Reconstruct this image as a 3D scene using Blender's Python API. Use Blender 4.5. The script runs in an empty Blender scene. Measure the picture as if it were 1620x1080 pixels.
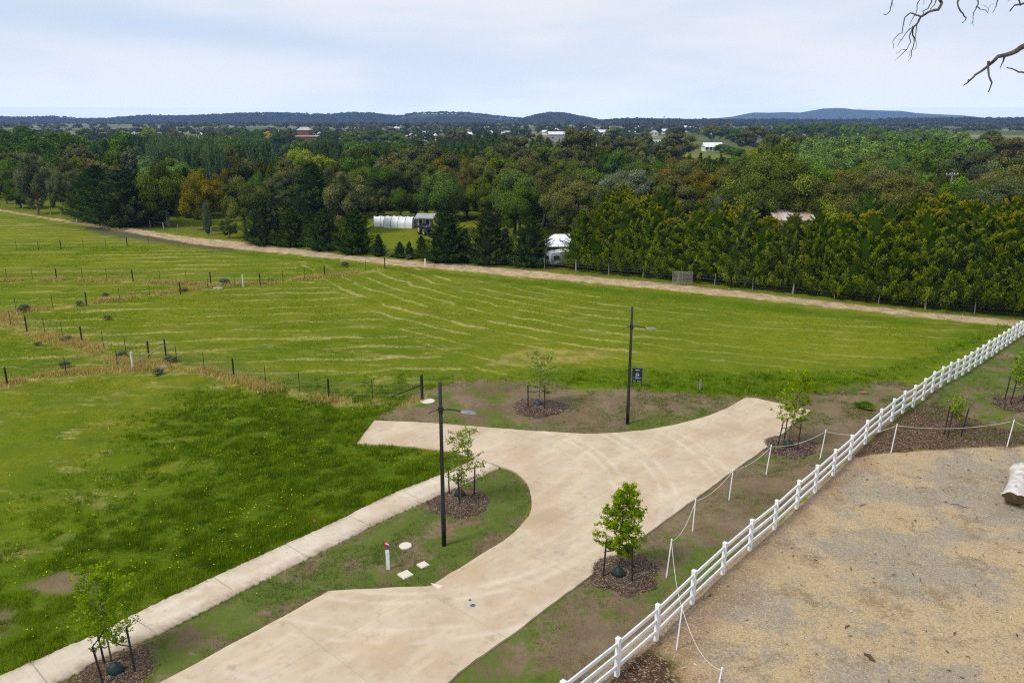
import bpy, math, random
HAZE_D = 1.35e-4
import numpy as np
from mathutils import Vector, Matrix
from math import sin, cos, pi, radians, atan, hypot, exp, sqrt

random.seed(5)
RNG = np.random.default_rng(11)
scene = bpy.context.scene
COL = scene.collection

# ------------------------------------------------------------------ camera
F = 1260.0; PITCH = atan(352 / F); H = 15.0
CP, SP = cos(PITCH), sin(PITCH)
def ratio(py):                       # drop per metre forward for a photo row
    v = py - 540
    return (v * CP + F * SP) / (F * CP - v * SP)
def G(px, py, z=0.0):                # photo pixel -> point on the ground
    v = py - 540
    Y = (H - z) / ratio(py)
    s = Y / (F * CP - v * SP)
    return ((px - 810) * s, Y)
def ray(px, py, depth):
    v = py - 540
    s = depth / F
    return Vector(((px - 810) * s, (F * CP - v * SP) * s, H - (v * CP + F * SP) * s))
def mpp(Y, z=0):                     # metres per photo pixel at forward distance Y
    return (Y * CP + (H - z) * SP) / F

cam = bpy.data.objects.new('camera', bpy.data.cameras.new('camera'))
COL.objects.link(cam)
cam.location = (0, 0, H)
cam.rotation_euler = (pi / 2 - PITCH, 0, 0)
cam.data.lens = 28.0; cam.data.sensor_width = 36.0
cam.data.clip_start = 0.1; cam.data.clip_end = 40000
scene.camera = cam

# ------------------------------------------------------------------ tags
def tag(o, label=None, cat=None, group=None, kind=None):
    if label: o['label'] = label
    if cat: o['category'] = cat
    if group: o['group'] = group
    if kind: o['kind'] = kind
    return o
def empty(name, loc=(0, 0, 0), rz=0.0, label=None, cat=None, group=None):
    o = bpy.data.objects.new(name, None); COL.objects.link(o)
    o.location = loc; o.rotation_euler = (0, 0, rz); o.empty_display_size = 0.2
    return tag(o, label, cat, group)
def link(name, me, parent=None, mat=None):
    o = bpy.data.objects.new(name, me); COL.objects.link(o)
    if mat is not None and len(me.materials) == 0: me.materials.append(mat)
    if parent is not None: o.parent = parent
    return o

class MB:
    """collects shapes, builds ONE mesh object"""
    def __init__(s): s.v = []; s.f = []
    def add(s, vs, fs):
        b = len(s.v); s.v += [tuple(p) for p in vs]; s.f += [tuple(i + b for i in f) for f in fs]
    def box(s, c, d, rz=0.0, tilt=None, bev=0.0):
        hx, hy, hz = d[0] / 2, d[1] / 2, d[2] / 2
        M = Matrix.Rotation(rz, 3, 'Z')
        if tilt is not None: M = tilt @ M
        b = min(bev, hx * .6, hy * .6, hz * .6)
        if b <= 0:
            P = [(x, y, z) for z in (-hz, hz) for x, y in ((-hx, -hy), (hx, -hy), (hx, hy), (-hx, hy))]
            Q = [(0, 3, 2, 1), (4, 5, 6, 7), (0, 1, 5, 4), (1, 2, 6, 5), (2, 3, 7, 6), (3, 0, 4, 7)]
        else:
            P = []
            for z, i in ((-hz, b), (-hz + b, 0), (hz - b, 0), (hz, b)):
                P += [(-hx + i, -hy + i, z), (hx - i, -hy + i, z), (hx - i, hy - i, z), (-hx + i, hy - i, z)]
            Q = [(3, 2, 1, 0), (12, 13, 14, 15)]
            for k in range(3):
                for j in range(4):
                    a = k * 4 + j; c2 = k * 4 + (j + 1) % 4
                    Q.append((a, c2, c2 + 4, a + 4))
        C = Vector(c)
        s.add([C + M @ Vector(p) for p in P], Q)
        return s
    def tube(s, pts, rad, n=8, cap=True):
        pts = [Vector(p) for p in pts]
        if not hasattr(rad, '__len__'): rad = [rad] * len(pts)
        vs = []; fs = []
        up = Vector((0, 0, 1))
        prev = None
        for i, p in enumerate(pts):
            a = pts[max(i - 1, 0)]; b = pts[min(i + 1, len(pts) - 1)]
            d = (b - a).normalized()
            if prev is None:
                t = d.cross(up)
                if t.length < 1e-3: t = d.cross(Vector((1, 0, 0)))
            else:
                t = prev - d * prev.dot(d)
                if t.length < 1e-4: t = d.cross(up)
            t.normalize(); prev = t
            w = d.cross(t)
            for k in range(n):
                A = 2 * pi * k / n
                vs.append(p + (t * cos(A) + w * sin(A)) * rad[i])
        for i in range(len(pts) - 1):
            for k in range(n):
                a = i * n + k; b = i * n + (k + 1) % n
                fs.append((a, b, b + n, a + n))
        if cap:
            fs.append(tuple(range(n - 1, -1, -1)))
            fs.append(tuple(range((len(pts) - 1) * n, len(pts) * n)))
        s.add(vs, fs)
        return s
    def lathe(s, c, prof, n=20):
        vs = []; fs = []
        for r, z in prof:
            for k in range(n):
                A = 2 * pi * k / n
                vs.append((c[0] + r * cos(A), c[1] + r * sin(A), c[2] + z))
        for i in range(len(prof) - 1):
            for k in range(n):
                a = i * n + k; b = i * n + (k + 1) % n
                fs.append((a, b, b + n, a + n))
        fs.append(tuple(range(n - 1, -1, -1)))
        fs.append(tuple(range((len(prof) - 1) * n, len(prof) * n)))
        s.add(vs, fs); return s
    def prism(s, poly, z0, z1):
        n = len(poly)
        A = sum(poly[i][0] * poly[(i + 1) % n][1] - poly[(i + 1) % n][0] * poly[i][1] for i in range(n))
        if A < 0: poly = poly[::-1]
        vs = [(p[0], p[1], z0) for p in poly] + [(p[0], p[1], z1) for p in poly]
        fs = [tuple(range(n - 1, -1, -1)), tuple(range(n, 2 * n))]
        for i in range(n):
            j = (i + 1) % n
            fs.append((i, j, j + n, i + n))
        s.add(vs, fs); return s
    def build(s, name, mat, parent=None, smooth=False):
        me = bpy.data.meshes.new(name)
        me.from_pydata(s.v, [], s.f); me.update()
        if smooth: me.polygons.foreach_set('use_smooth', [True] * len(me.polygons))
        return link(name, me, parent, mat)

def np_mesh(name, V, Fq, nper, attrs=None, smooth=False):
    """V (n,3), Fq (m*nper) indices"""
    me = bpy.data.meshes.new(name)
    Fq = np.asarray(Fq, dtype=np.int32).ravel()
    m = len(Fq) // nper
    me.vertices.add(len(V)); me.vertices.foreach_set('co', np.asarray(V, dtype=np.float32).ravel())
    me.loops.add(len(Fq)); me.loops.foreach_set('vertex_index', Fq)
    me.polygons.add(m)
    me.polygons.foreach_set('loop_start', np.arange(m, dtype=np.int32) * nper)
    try: me.polygons.foreach_set('loop_total', np.full(m, nper, dtype=np.int32))
    except Exception: pass
    for k, a in (attrs or {}).items():
        a = np.asarray(a, dtype=np.float32)
        if a.ndim == 1:
            at = me.attributes.new(k, 'FLOAT', 'POINT'); at.data.foreach_set('value', a)
        else:
            at = me.attributes.new(k, 'FLOAT_COLOR', 'POINT')
            at.data.foreach_set('color', np.ascontiguousarray(a).ravel())
    me.update(calc_edges=True); me.validate()
    if smooth: me.polygons.foreach_set('use_smooth', [True] * m)
    return me

# ------------------------------------------------------------------ node helpers
class NT:
    def __init__(s, name):
        s.m = bpy.data.materials.new(name); s.m.use_nodes = True
        s.t = s.m.node_tree; s.n = s.t.nodes; s.n.clear()
        s.out = s.n.new('ShaderNodeOutputMaterial')
    def new(s, ty, **kw):
        x = s.n.new(ty)
        for k, v in kw.items():
            if k == 'ins':
                for a, b in v.items(): s.put(x.inputs[a], b)
            else: setattr(x, k, v)
        return x
    def put(s, sock, v):
        if isinstance(v, bpy.types.NodeSocket): s.t.links.new(v, sock)
        else:
            if hasattr(sock.default_value, '__len__') and hasattr(v, '__len__') and len(sock.default_value) == 4 and len(v) == 3: v = (*v, 1)
            sock.default_value = v
    def math(s, op, a, b=0.0, c=None, clamp=False):
        x = s.new('ShaderNodeMath', operation=op, use_clamp=clamp)
        s.put(x.inputs[0], a); s.put(x.inputs[1], b)
        if c is not None: s.put(x.inputs[2], c)
        return x.outputs[0]
    def mix(s, f, a, b, bt='MIX'):
        x = s.new('ShaderNodeMix', data_type='RGBA', blend_type=bt)
        s.put(x.inputs[0], f); s.put(x.inputs[6], a); s.put(x.inputs[7], b)
        return x.outputs[2]
    def noise(s, vec, scale, detail=3.0, rough=0.55, dist=0.0):
        x = s.new('ShaderNodeTexNoise', ins={'Scale': scale, 'Detail': detail, 'Roughness': rough, 'Distortion': dist})
        if vec is not None: s.put(x.inputs['Vector'], vec)
        return x.outputs['Fac']
    def vor(s, vec, scale, out='Color'):
        x = s.new('ShaderNodeTexVoronoi', ins={'Scale': scale})
        s.put(x.inputs['Vector'], vec)
        return x.outputs[out]
    def step(s, v, lo, hi, a=0.0, b=1.0):
        x = s.new('ShaderNodeMapRange', interpolation_type='SMOOTHSTEP', ins={'From Min': lo, 'From Max': hi, 'To Min': a, 'To Max': b})
        s.put(x.inputs['Value'], v); return x.outputs[0]
    def ramp(s, f, stops):
        x = s.new('ShaderNodeValToRGB'); e = x.color_ramp.elements
        while len(e) < len(stops): e.new(0.5)
        for i, (p, c) in enumerate(stops): e[i].position = p; e[i].color = (*c, 1)
        s.put(x.inputs[0], f); return x.outputs[0]
    def pos(s): return s.new('ShaderNodeNewGeometry').outputs['Position']
    def obj(s): return s.new('ShaderNodeTexCoord').outputs['Object']
    def mapv(s, v, scale=(1, 1, 1), rot=(0, 0, 0)):
        x = s.new('ShaderNodeMapping', ins={'Scale': scale, 'Rotation': rot}); s.put(x.inputs['Vector'], v); return x.outputs[0]
    def attr(s, name, o='Fac'): return s.new('ShaderNodeAttribute', attribute_name=name).outputs[o]
    def bump(s, h, strength=0.4, dist=0.05):
        return s.new('ShaderNodeBump', ins={'Strength': strength, 'Distance': dist, 'Height': h}).outputs[0]
    def bsdf(s, col, rough=0.8, metal=0.0, nrm=None, spec=0.3):
        x = s.new('ShaderNodeBsdfPrincipled', ins={'Base Color': col, 'Roughness': rough, 'Metallic': metal, 'Specular IOR Level': spec})
        if nrm is not None: s.put(x.inputs['Normal'], nrm)
        s.t.links.new(x.outputs[0], s.out.inputs[0]); return x

def plain(name, col, rough=0.6, metal=0.0, var=0.12, scale=8.0, spec=0.4, dirt=None):
    m = NT(name); p = m.obj()
    n = m.noise(p, scale, 5)
    c = m.mix(m.step(n, .3, .7), tuple(x * (1 - var) for x in col), tuple(min(1, x * (1 + var)) for x in col))
    if dirt:
        c = m.mix(m.step(m.noise(p, scale * .6, 6, .7), .55, .75, 0, .7), c, dirt)
    m.bsdf(c, m.step(n, 0, 1, rough * .85, min(1, rough * 1.15)), metal, m.bump(n, .15, .01), spec)
    return m.m

def leaf_mat(name, stops, tip=None, hue=0.018, val=0.35, transl=0.12, tipcol=None, tiprange=(.72, .95)):
    m = NT(name)
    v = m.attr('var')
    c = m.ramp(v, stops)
    if tipcol:
        f = m.math('MULTIPLY', m.step(m.attr('tip'), *tiprange), m.step(m.noise(m.pos(), .35, 3), .40, .62))
        c = m.mix(m.math('MULTIPLY', f, .85), c, tipcol)
    r = m.new('ShaderNodeObjectInfo').outputs['Random']
    hs = m.new('ShaderNodeHueSaturation')
    m.put(hs.inputs['Hue'], m.math('MULTIPLY_ADD', r, hue, .5 - hue / 2))
    r2 = m.math('FRACT', m.math('MULTIPLY', r, 7.13))
    m.put(hs.inputs['Value'], m.math('MULTIPLY_ADD', r2, val, 1 - val / 2))
    m.put(hs.inputs['Saturation'], m.math('MULTIPLY_ADD', m.math('FRACT', m.math('MULTIPLY', r, 3.7)), .20, .97))
    m.put(hs.inputs['Color'], c)
    d = m.new('ShaderNodeBsdfDiffuse'); m.put(d.inputs[0], hs.outputs[0])
    t = m.new('ShaderNodeBsdfTranslucent'); m.put(t.inputs[0], hs.outputs[0])
    mx = m.new('ShaderNodeMixShader'); mx.inputs[0].default_value = transl
    m.t.links.new(d.outputs[0], mx.inputs[1]); m.t.links.new(t.outputs[0], mx.inputs[2])
    m.t.links.new(mx.outputs[0], m.out.inputs[0])
    return m.m
def L3(a, b, c): return [(0.0, a), (0.5, b), (1.0, c)]

LM = {
 'litter': leaf_mat('bark_litter', [(0, (.05, .035, .022)), (.55, (.12, .085, .05)), (.8, (.34, .28, .20)), (1, (.55, .48, .38))], hue=0, val=0, transl=0),
 'under': leaf_mat('foliage_under', [(0, (.026, .042, .012)), (.5, (.045, .068, .018)), (1, (.10, .12, .03))], hue=0, val=0, transl=.1),
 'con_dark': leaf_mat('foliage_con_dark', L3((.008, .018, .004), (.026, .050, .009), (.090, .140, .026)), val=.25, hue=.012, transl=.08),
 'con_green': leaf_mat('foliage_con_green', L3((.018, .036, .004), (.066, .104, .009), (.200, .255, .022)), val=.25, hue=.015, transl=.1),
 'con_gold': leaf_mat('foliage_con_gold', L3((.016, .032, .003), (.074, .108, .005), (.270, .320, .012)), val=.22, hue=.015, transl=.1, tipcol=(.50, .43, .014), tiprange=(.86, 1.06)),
 'euc_grey': leaf_mat('foliage_euc_grey', L3((.028, .038, .013), (.092, .114, .040), (.200, .235, .098))),
 'euc_brown': leaf_mat('foliage_euc_brown', L3((.032, .038, .010), (.096, .106, .028), (.235, .225, .066)), hue=.012),
 'euc_gold': leaf_mat('foliage_euc_gold', L3((.034, .038, .008), (.120, .112, .020), (.300, .235, .036)), hue=.010),
 'euc_olive': leaf_mat('foliage_euc_olive', L3((.028, .040, .006), (.086, .112, .016), (.210, .240, .038))),
 'silver': leaf_mat('foliage_silver', L3((.035, .050, .020), (.115, .140, .070), (.30, .34, .21))),
 'broad_dark': leaf_mat('foliage_broad_dark', L3((.018, .036, .005), (.064, .110, .014), (.180, .260, .036))),
 'broad': leaf_mat('foliage_broad', L3((.028, .056, .012), (.088, .150, .026), (.205, .310, .052))),
 'bright': leaf_mat('foliage_bright', L3((.045, .080, .018), (.125, .200, .045), (.285, .390, .095))),
 'lime': leaf_mat('foliage_lime', L3((0.0612, 0.0792, 0.0084), (0.1961, 0.2374, 0.0224), (0.4531, 0.4956, 0.0566))),
 'yellow': leaf_mat('foliage_yellow', L3((.22, .20, .01), (.50, .44, .02), (.75, .66, .03))),
 'poplar': leaf_mat('foliage_poplar', L3((.028, .052, .020), (.088, .142, .054), (.190, .275, .110)), hue=.015, val=.2),
 'poplar_dark': leaf_mat('foliage_poplar_dark', L3((.020, .036, .010), (.060, .092, .026), (.150, .210, .065)), hue=.015, val=.2),
 'shrub': leaf_mat('foliage_shrub', L3((.05, .075, .03), (.10, .14, .06), (.18, .22, .11))),
 'vine': leaf_mat('foliage_vine', L3((.06, .05, .02), (.15, .09, .035), (.24, .13, .05))),
 'sapling': leaf_mat('foliage_sapling', L3((0.11, 0.17, 0.012), (0.21, 0.31, 0.022), (0.36, 0.46, 0.044)), hue=.02, val=.15, transl=.35),
 'far': leaf_mat('foliage_far', [(0, (0.024, 0.036, 0.014)), (.35, (0.048, 0.058, 0.024)), (.6, (0.058, 0.078, 0.026)), (.8, (0.090, 0.120, 0.036)), (1, (0.102, 0.090, 0.042))], hue=.0, val=.0, transl=.1),
 'hill': leaf_mat('foliage_hill', L3((0.024, 0.029, 0.022), (0.043, 0.050, 0.036), (0.072, 0.074, 0.054)), hue=.0, val=.0, transl=.1),
 'grass': leaf_mat('grass_blade', [(0, (.050, .100, .008)), (.45, (.125, .205, .012)), (.75, (.22, .31, .020)), (1.0, (.38, .42, .06))], hue=0, val=0, transl=.35),
 'sparse': leaf_mat('grass_sparse', [(0, (.055, .10, .012)), (.6, (.12, .185, .022)), (1.0, (.24, .28, .06))], hue=0, val=0, transl=.3),
 'drygrass': leaf_mat('dry_grass_blade', L3((.20, .22, .04), (.50, .38, .10), (.72, .53, .19)), hue=0, val=0, transl=.3),
 'weed': leaf_mat('weed_leaf', L3((.06, .08, .045), (.13, .155, .08), (.24, .24, .13)), hue=.02, val=.2),
}
def bark(name, a, b, s=6):
    m = NT(name); p = m.obj()
    n = m.noise(m.mapv(p, (1, 1, .3)), s, 6, .65)
    m.bsdf(m.mix(m.step(n, .35, .65), a, b), .9, 0, m.bump(n, .6, .03)); return m.m
BARK = {'dark': bark('bark_dark', (.06, .045, .035), (.13, .10, .08)), 'pale': bark('bark_pale', (.22, .19, .16), (.42, .38, .33)),
        'orange': bark('bark_orange', (.20, .10, .04), (.34, .19, .08)), 'young': bark('bark_young', (.12, .09, .07), (.24, .19, .15), 30)}

# ------------------------------------------------------------------ foliage meshes (normalised: height 1, width 1)
def unit(v): return v / (np.linalg.norm(v, axis=-1, keepdims=True) + 1e-9)
def cards(P, T, N, L, W, var, tip):
    """rhombus leaves: position, long axis, normal"""
    T = unit(T); B = unit(np.cross(N, T))
    L = L[:, None] / 2; W = W[:, None] / 2
    V = np.stack([P - T * L, P + B * W, P + T * L, P - B * W], 1).reshape(-1, 3)
    n = len(P)
    return V, np.arange(4 * n), np.repeat(var, 4), np.repeat(tip, 4)
def rdir(r, n): return unit(r.normal(size=(n, 3)))

def cube_sphere(k=3):
    V = []; Fq = []
    for ax in range(3):
        for sg in (-1, 1):
            b0 = len(V)
            for i in range(k + 1):
                for j in range(k + 1):
                    u = [0, 0, 0]; u[ax] = sg; u[(ax + 1) % 3] = (2 * i / k - 1) * sg; u[(ax + 2) % 3] = 2 * j / k - 1; V.append(u)
            for i in range(k):
                for j in range(k):
                    a = b0 + i * (k + 1) + j; Fq.append((a, a + k + 1, a + k + 2, a + 1))
    return unit(np.array(V, float)), np.array(Fq)
CSV, CSF = cube_sphere()
def with_core(data, V2, F2, v2):  # adds an opaque inner core that blocks light and deepens the crown gaps
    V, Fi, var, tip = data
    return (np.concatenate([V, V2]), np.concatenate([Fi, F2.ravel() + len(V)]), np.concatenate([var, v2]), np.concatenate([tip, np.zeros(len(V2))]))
def blob_crown(seed, nb=26, n=6000, leaf=.034, z0=.22, rb=(.10, .19), droop=.2, shell=.75, flat=1.0, asp=.5, bot=.0):
    r = np.random.default_rng(seed)
    zc = (1 + z0) / 2; rz = (1 - z0) / 2
    C = []; R = []
    k = 0
    while len(C) < nb:
        k += 1
        d = rdir(r, 1)[0]
        q = r.uniform(.15, 1) ** .33 if r.random() < shell else r.uniform(0, .8)
        rr = r.uniform(*rb)
        if d[2] < -.55 and r.random() < .6 + bot: continue
        C.append([d[0] * q * (.5 - rr * .9), d[1] * q * (.5 - rr * .9), zc + d[2] * q * (rz - rr * .8)]); R.append(rr)
    C = np.array(C); R = np.array(R)
    w = R ** 2; cnt = (n * w / w.sum()).astype(int) + 1
    bi = np.repeat(np.arange(nb), cnt); m = len(bi)
    D = rdir(r, m)
    D = np.where((D[:, 2:3] < -.25) & (r.random((m, 1)) < .6), -D, D)
    out = unit(C[bi] - np.array([0, 0, zc - .1]))
    fl = ((D * out).sum(1) < -.3)
    D[fl] = D[fl] - 2 * (D[fl] * out[fl]).sum(1, keepdims=True) * out[fl]
    rad = R[bi] * (1 - .34 * r.random(m) ** 1.8) * (1 + .11 * r.normal(size=m))
    P = C[bi] + D * rad[:, None] * np.array([1, 1, flat])
    P[:, 2] = np.maximum(P[:, 2], .02)
    N = unit(D + .55 * rdir(r, m))
    T = unit(rdir(r, m) + np.array([0, 0, -droop * 2]))
    T = unit(T - N * (T * N).sum(1, keepdims=True))
    L = leaf * r.uniform(.6, 1.4, m); W = L * asp * r.uniform(.7, 1.2, m)
    bv = r.random(nb)[bi]
    var = np.clip(.45 * bv + .55 * r.random(m), 0, 1)
    tip = P[:, 2]
    V2 = (C[:, None, :] + CSV[None] * R[:, None, None] * .66 * (1 + .12 * r.normal(size=(nb, len(CSV), 1))) * np.array([1, 1, flat])).reshape(-1, 3); V2[:, 2] = np.maximum(V2[:, 2], .02)
    F2 = (CSF[None] + (np.arange(nb) * len(CSV))[:, None, None]).reshape(-1, 4)
    return with_core(cards(P, T, N, L, W, var, tip), V2, F2, np.full(len(V2), .25)), C, R  # added core in a darker foliage tone, painted shade between the leaf lobes

def conifer_crown(seed, nb=330, per=26, leaf=.03, prof=None, up=.55, z0=.02, jag=.22, fan=.10, asp=.38, lead=1, core=.55, smin=.34, jit=.40, lk=1.0):
    r = np.random.default_rng(seed)
    prof = prof or (lambda z: .58 * (1 - z ** 1.4) ** .85 * (1 - .30 * np.exp(-z * 8)))
    Ps = []; Ts = []; Ns = []; Ls = []; Vs = []
    for i in range(nb):
        z = z0 + (1 - z0) * r.random() ** 1.15 * .97
        a = r.uniform(0, 2 * pi)
        ln = prof(z) * r.uniform(1 - jag, 1 + jag * .6)
        lx = 0
        if lead > 1:
            q = r.integers(lead); lx = .14 * q / lead
        d = np.array([cos(a), sin(a), up * r.uniform(.7, 1.3)]); d /= np.linalg.norm(d)
        z_base = max(0.01, z - ln * d[2] * .8)
        s = np.where(r.random(per) < .25, .32 + .6 * r.random(per), smin + (1 - smin) * r.random(per) ** .62)
        base = np.array([cos(a * 3 + 1) * lx, sin(a * 3 + 1) * lx, z_base])
        c = base + d * (ln / max(hypot(d[0], d[1]), .3)) * s[:, None]
        c[:, 2] -= .10 * ln * s * (1 - s) * 4
        c += r.normal(size=(per, 3)) * (fan * ln * (1.25 - s))[:, None] * np.array([1, 1, .6])
        t = unit(d + jit * r.normal(size=(per, 3)))
        nn = unit(np.array([0, 0, 1.0]) + .75 * r.normal(size=(per, 3)))
        Ps.append(c); Ts.append(t); Ns.append(nn)
        Ls.append(leaf * lk * r.uniform(.7, 1.6, per) * (1.25 - .4 * s))
        Vs.append(np.clip(.5 * r.random() + .35 * r.random(per) + .30 * s - .08, 0, 1))  # lighter toward the branch tips: sunlight painted into the foliage tone
    P = np.concatenate(Ps); T = np.concatenate(Ts); N = np.concatenate(Ns); L = np.concatenate(Ls); V = np.concatenate(Vs)
    P[:, 2] = np.clip(P[:, 2], .005, 1.03)
    T = unit(T - N * (T * N).sum(1, keepdims=True))
    hh = P[:, 2] + .35 * np.hypot(P[:, 0], P[:, 1])
    k1, k2 = 12, 16; zz = np.linspace(.04, .93, k1); A = np.linspace(0, 2 * pi, k2, endpoint=False)
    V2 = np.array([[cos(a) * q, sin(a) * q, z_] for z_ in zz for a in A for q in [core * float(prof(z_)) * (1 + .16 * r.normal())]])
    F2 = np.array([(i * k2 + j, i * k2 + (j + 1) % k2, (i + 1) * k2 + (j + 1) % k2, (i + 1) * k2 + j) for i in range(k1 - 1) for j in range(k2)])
    return with_core(cards(P, T, N, L, L * asp, V, hh), V2, F2, np.full(len(V2), .05))  # added core near the darkest foliage tone, painted shade between the plumes

def crown_mesh(name, data):
    V, Fi, var, tip = data
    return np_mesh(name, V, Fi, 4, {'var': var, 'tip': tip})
def trunk_mesh(seed, kind, C=None, R=None):
    r = random.Random(seed); b = MB()
    if kind == 'con':
        b.tube([(0, 0, -.01), (.004, 0, .3), (0, .003, .6), (0, 0, .9)], [.03, .024, .014, .004], 7)
    elif kind == 'blob':
        zt = .34; lean = r.uniform(-.04, .04)
        b.tube([(0, 0, -.01), (lean * .5, 0, .12), (lean, .01, .25), (lean, 0, zt)], [.034, .026, .023, .020], 8)
        idx = sorted(range(len(C)), key=lambda i: -R[i])[:11]
        for i in idx:
            c = Vector(C[i]); s0 = r.uniform(.18, .33)
            p0 = Vector((lean * s0 / zt, 0, s0))
            p1 = p0.lerp(c, .45) + Vector((r.uniform(-.02, .02), r.uniform(-.02, .02), .02))
            b.tube([p0, p1, c], [.017, .011, .004], 6)
            for _ in range(2):
                e = c + Vector((r.uniform(-1, 1), r.uniform(-1, 1), r.uniform(-.2, 1))) * R[i] * .8
                b.tube([p1.lerp(c, .5), e], [.007, .002], 4)
    me = bpy.data.meshes.new('trunk'); me.from_pydata(b.v, [], b.f); me.update()
    me.polygons.foreach_set('use_smooth', [True] * len(me.polygons))
    return me

popprof = lambda z: .62 * np.minimum(1, (z + .05) * 5) * (1 - z) ** .35 * .95
cedprof = lambda z: .5 * (1 - z) ** .8 + .03
hedgeprof = lambda z: .60 * (1 - z ** 2.2) ** .8 * (1 - .25 * np.exp(-z * 7))
SHAPES = {}
def mkshapes():
    for hi in (0, 1):
        q = 3.2 if hi else 1.0; lf = .54 if hi else 1.0
        B = []; E = []; W = []; K = []; Hh = []; P = []; Cd = []; S = []
        for s in range(3):
            d, C, R = blob_crown(100 + s + 10 * hi, 40, int(7000 * q), .040 * lf, .04, (.11, .18), .1, .85)
            B.append((crown_mesh('crown', d), trunk_mesh(s, 'blob', C, R)))
            d, C, R = blob_crown(200 + s + 10 * hi, 40, int(7000 * q), .036 * lf, .07, (.09, .165), .12, .8, .9, asp=.65)
            E.append((crown_mesh('crown', d), trunk_mesh(20 + s, 'blob', C, R)))
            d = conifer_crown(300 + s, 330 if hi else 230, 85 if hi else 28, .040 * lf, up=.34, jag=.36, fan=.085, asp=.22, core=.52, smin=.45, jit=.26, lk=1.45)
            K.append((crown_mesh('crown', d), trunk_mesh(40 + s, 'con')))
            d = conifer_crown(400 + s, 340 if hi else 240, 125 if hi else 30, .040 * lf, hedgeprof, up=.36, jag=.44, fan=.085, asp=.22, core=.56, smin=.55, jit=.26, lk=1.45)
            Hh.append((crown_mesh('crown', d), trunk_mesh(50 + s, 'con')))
        for s in range(2):
            d = conifer_crown(500 + s, 300 if hi else 200, 60 if hi else 28, .044 * lf, popprof, up=1.0, jag=.2, fan=.10, asp=.6)
            P.append((crown_mesh('crown', d), trunk_mesh(60 + s, 'con')))
            d = conifer_crown(600 + s, 240 if hi else 170, 75 if hi else 24, .042 * lf, cedprof, up=.15, jag=.3, fan=.10)
            Cd.append((crown_mesh('crown', d), trunk_mesh(70 + s, 'con')))
            d, C, R = blob_crown(700 + s, 14, int(2400 * q), .06 * lf, .0, (.16, .26), .1, .7, .9)
            S.append((crown_mesh('crown', d), trunk_mesh(80 + s, 'blob', C, R)))
        SHAPES[hi] = dict(broad=B, euc=E, con=K, hedge=Hh, poplar=P, cedar=Cd, shrub=S)
mkshapes()
_cache = {}
def get_pair(hi, shape, idx, mat, bk):
    k = (hi, shape, idx, mat, bk)
    if k not in _cache:
        c, t = SHAPES[hi][shape][idx % len(SHAPES[hi][shape])]
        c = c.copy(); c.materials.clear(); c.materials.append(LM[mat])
        t = t.copy(); t.materials.clear(); t.materials.append(BARK[bk])
        _cache[k] = (c, t)
    return _cache[k]
tree_n = 0
def tree(name, shape, mat, x, y, h, w, label, cat='tree', group=None, bk='dark', hi=None, idx=None, rz=None, z=0.0):
    global tree_n
    tree_n += 1
    if hi is None: hi = 1 if y < 135 else 0
    if idx is None: idx = tree_n * 7 % 3
    c, t = get_pair(hi, shape, idx, mat, bk)
    root = empty(name, (x, y, z), rz if rz is not None else (tree_n * 2.399) % (2 * pi), label, cat, group)
    root.scale = (w, w, h)
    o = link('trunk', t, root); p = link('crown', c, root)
    return root

# ------------------------------------------------------------------ plan of the site (photo outlines laid on the ground)
def GP(pts): return [G(*p) for p in pts]
def smoothline(P, it=2, closed=True):
    for _ in range(it):
        Q = []
        n = len(P)
        for i in range(n if closed else n - 1):
            a = P[i]; b = P[(i + 1) % n]
            Q.append((a[0] * .75 + b[0] * .25, a[1] * .75 + b[1] * .25)); Q.append((a[0] * .25 + b[0] * .75, a[1] * .25 + b[1] * .75))
        if not closed: Q = [P[0]] + Q + [P[-1]]
        P = Q
    return P
d_left = [(683, 928), (690, 923), (720, 905), (747, 888), (787, 865), (823, 837), (840, 813), (842, 793), (837, 770), (823, 753), (808, 744), (791.7, 740)]
d_left = smoothline(d_left, 1, False)
DRIVE_PX = ([(60, 1200), (256.7, 1080), (406.7, 1000), (520, 937), (600, 933), (676, 929)] + d_left +
            [(753, 726), (700, 714), (656.7, 709), (565, 703), (592.7, 666.7)] +
            smoothline([(592.7, 666.7), (673, 670), (756.7, 676.7), (840, 683), (923, 688), (973, 686.7), (1023, 681.7), (1080, 671), (1140, 653), (1180, 630)], 1, False)[1:] +
            [(1197, 631.7), (1246.7, 643), (1285, 651.7), (1266.7, 661.7), (1216.7, 706.7), (1173, 736.7), (1106.7, 785), (1080, 805), (1033, 838), (966.7, 886.7), (913, 926.7), (823, 996.7), (753, 1045), (713, 1079), (560, 1200)])
PATH_L = [(-140, 1137), (0, 1071.7), (66.7, 1041.7), (150, 1006.7), (233, 963), (366.7, 901.7), (433, 871.7), (540, 823), (606.7, 788), (696.7, 753), (753, 727)]
PATH_R = [(-30, 1137), (96.7, 1079), (166.7, 1040), (276.7, 991.7), (413, 920), (540, 858), (606.7, 823), (690, 786.7), (790, 741)]
DRIVE = GP(DRIVE_PX)
TRK_N = [(-140, 318), (0, 334), (83, 348), (200, 366.7), (300, 385), (400, 396.7), (540, 410.5), (640, 421), (840, 439), (1080, 461.5), (1256, 479.5), (1432, 499), (1608, 517), (1800, 536)]
TRK_F = [(-140, 317), (0, 331), (67, 343), (200, 360), (300, 375), (400, 385), (540, 403), (640, 411.7), (840, 428.5), (1080, 451), (1256, 470), (1432, 490.5), (1608, 507), (1800, 524)]
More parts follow.
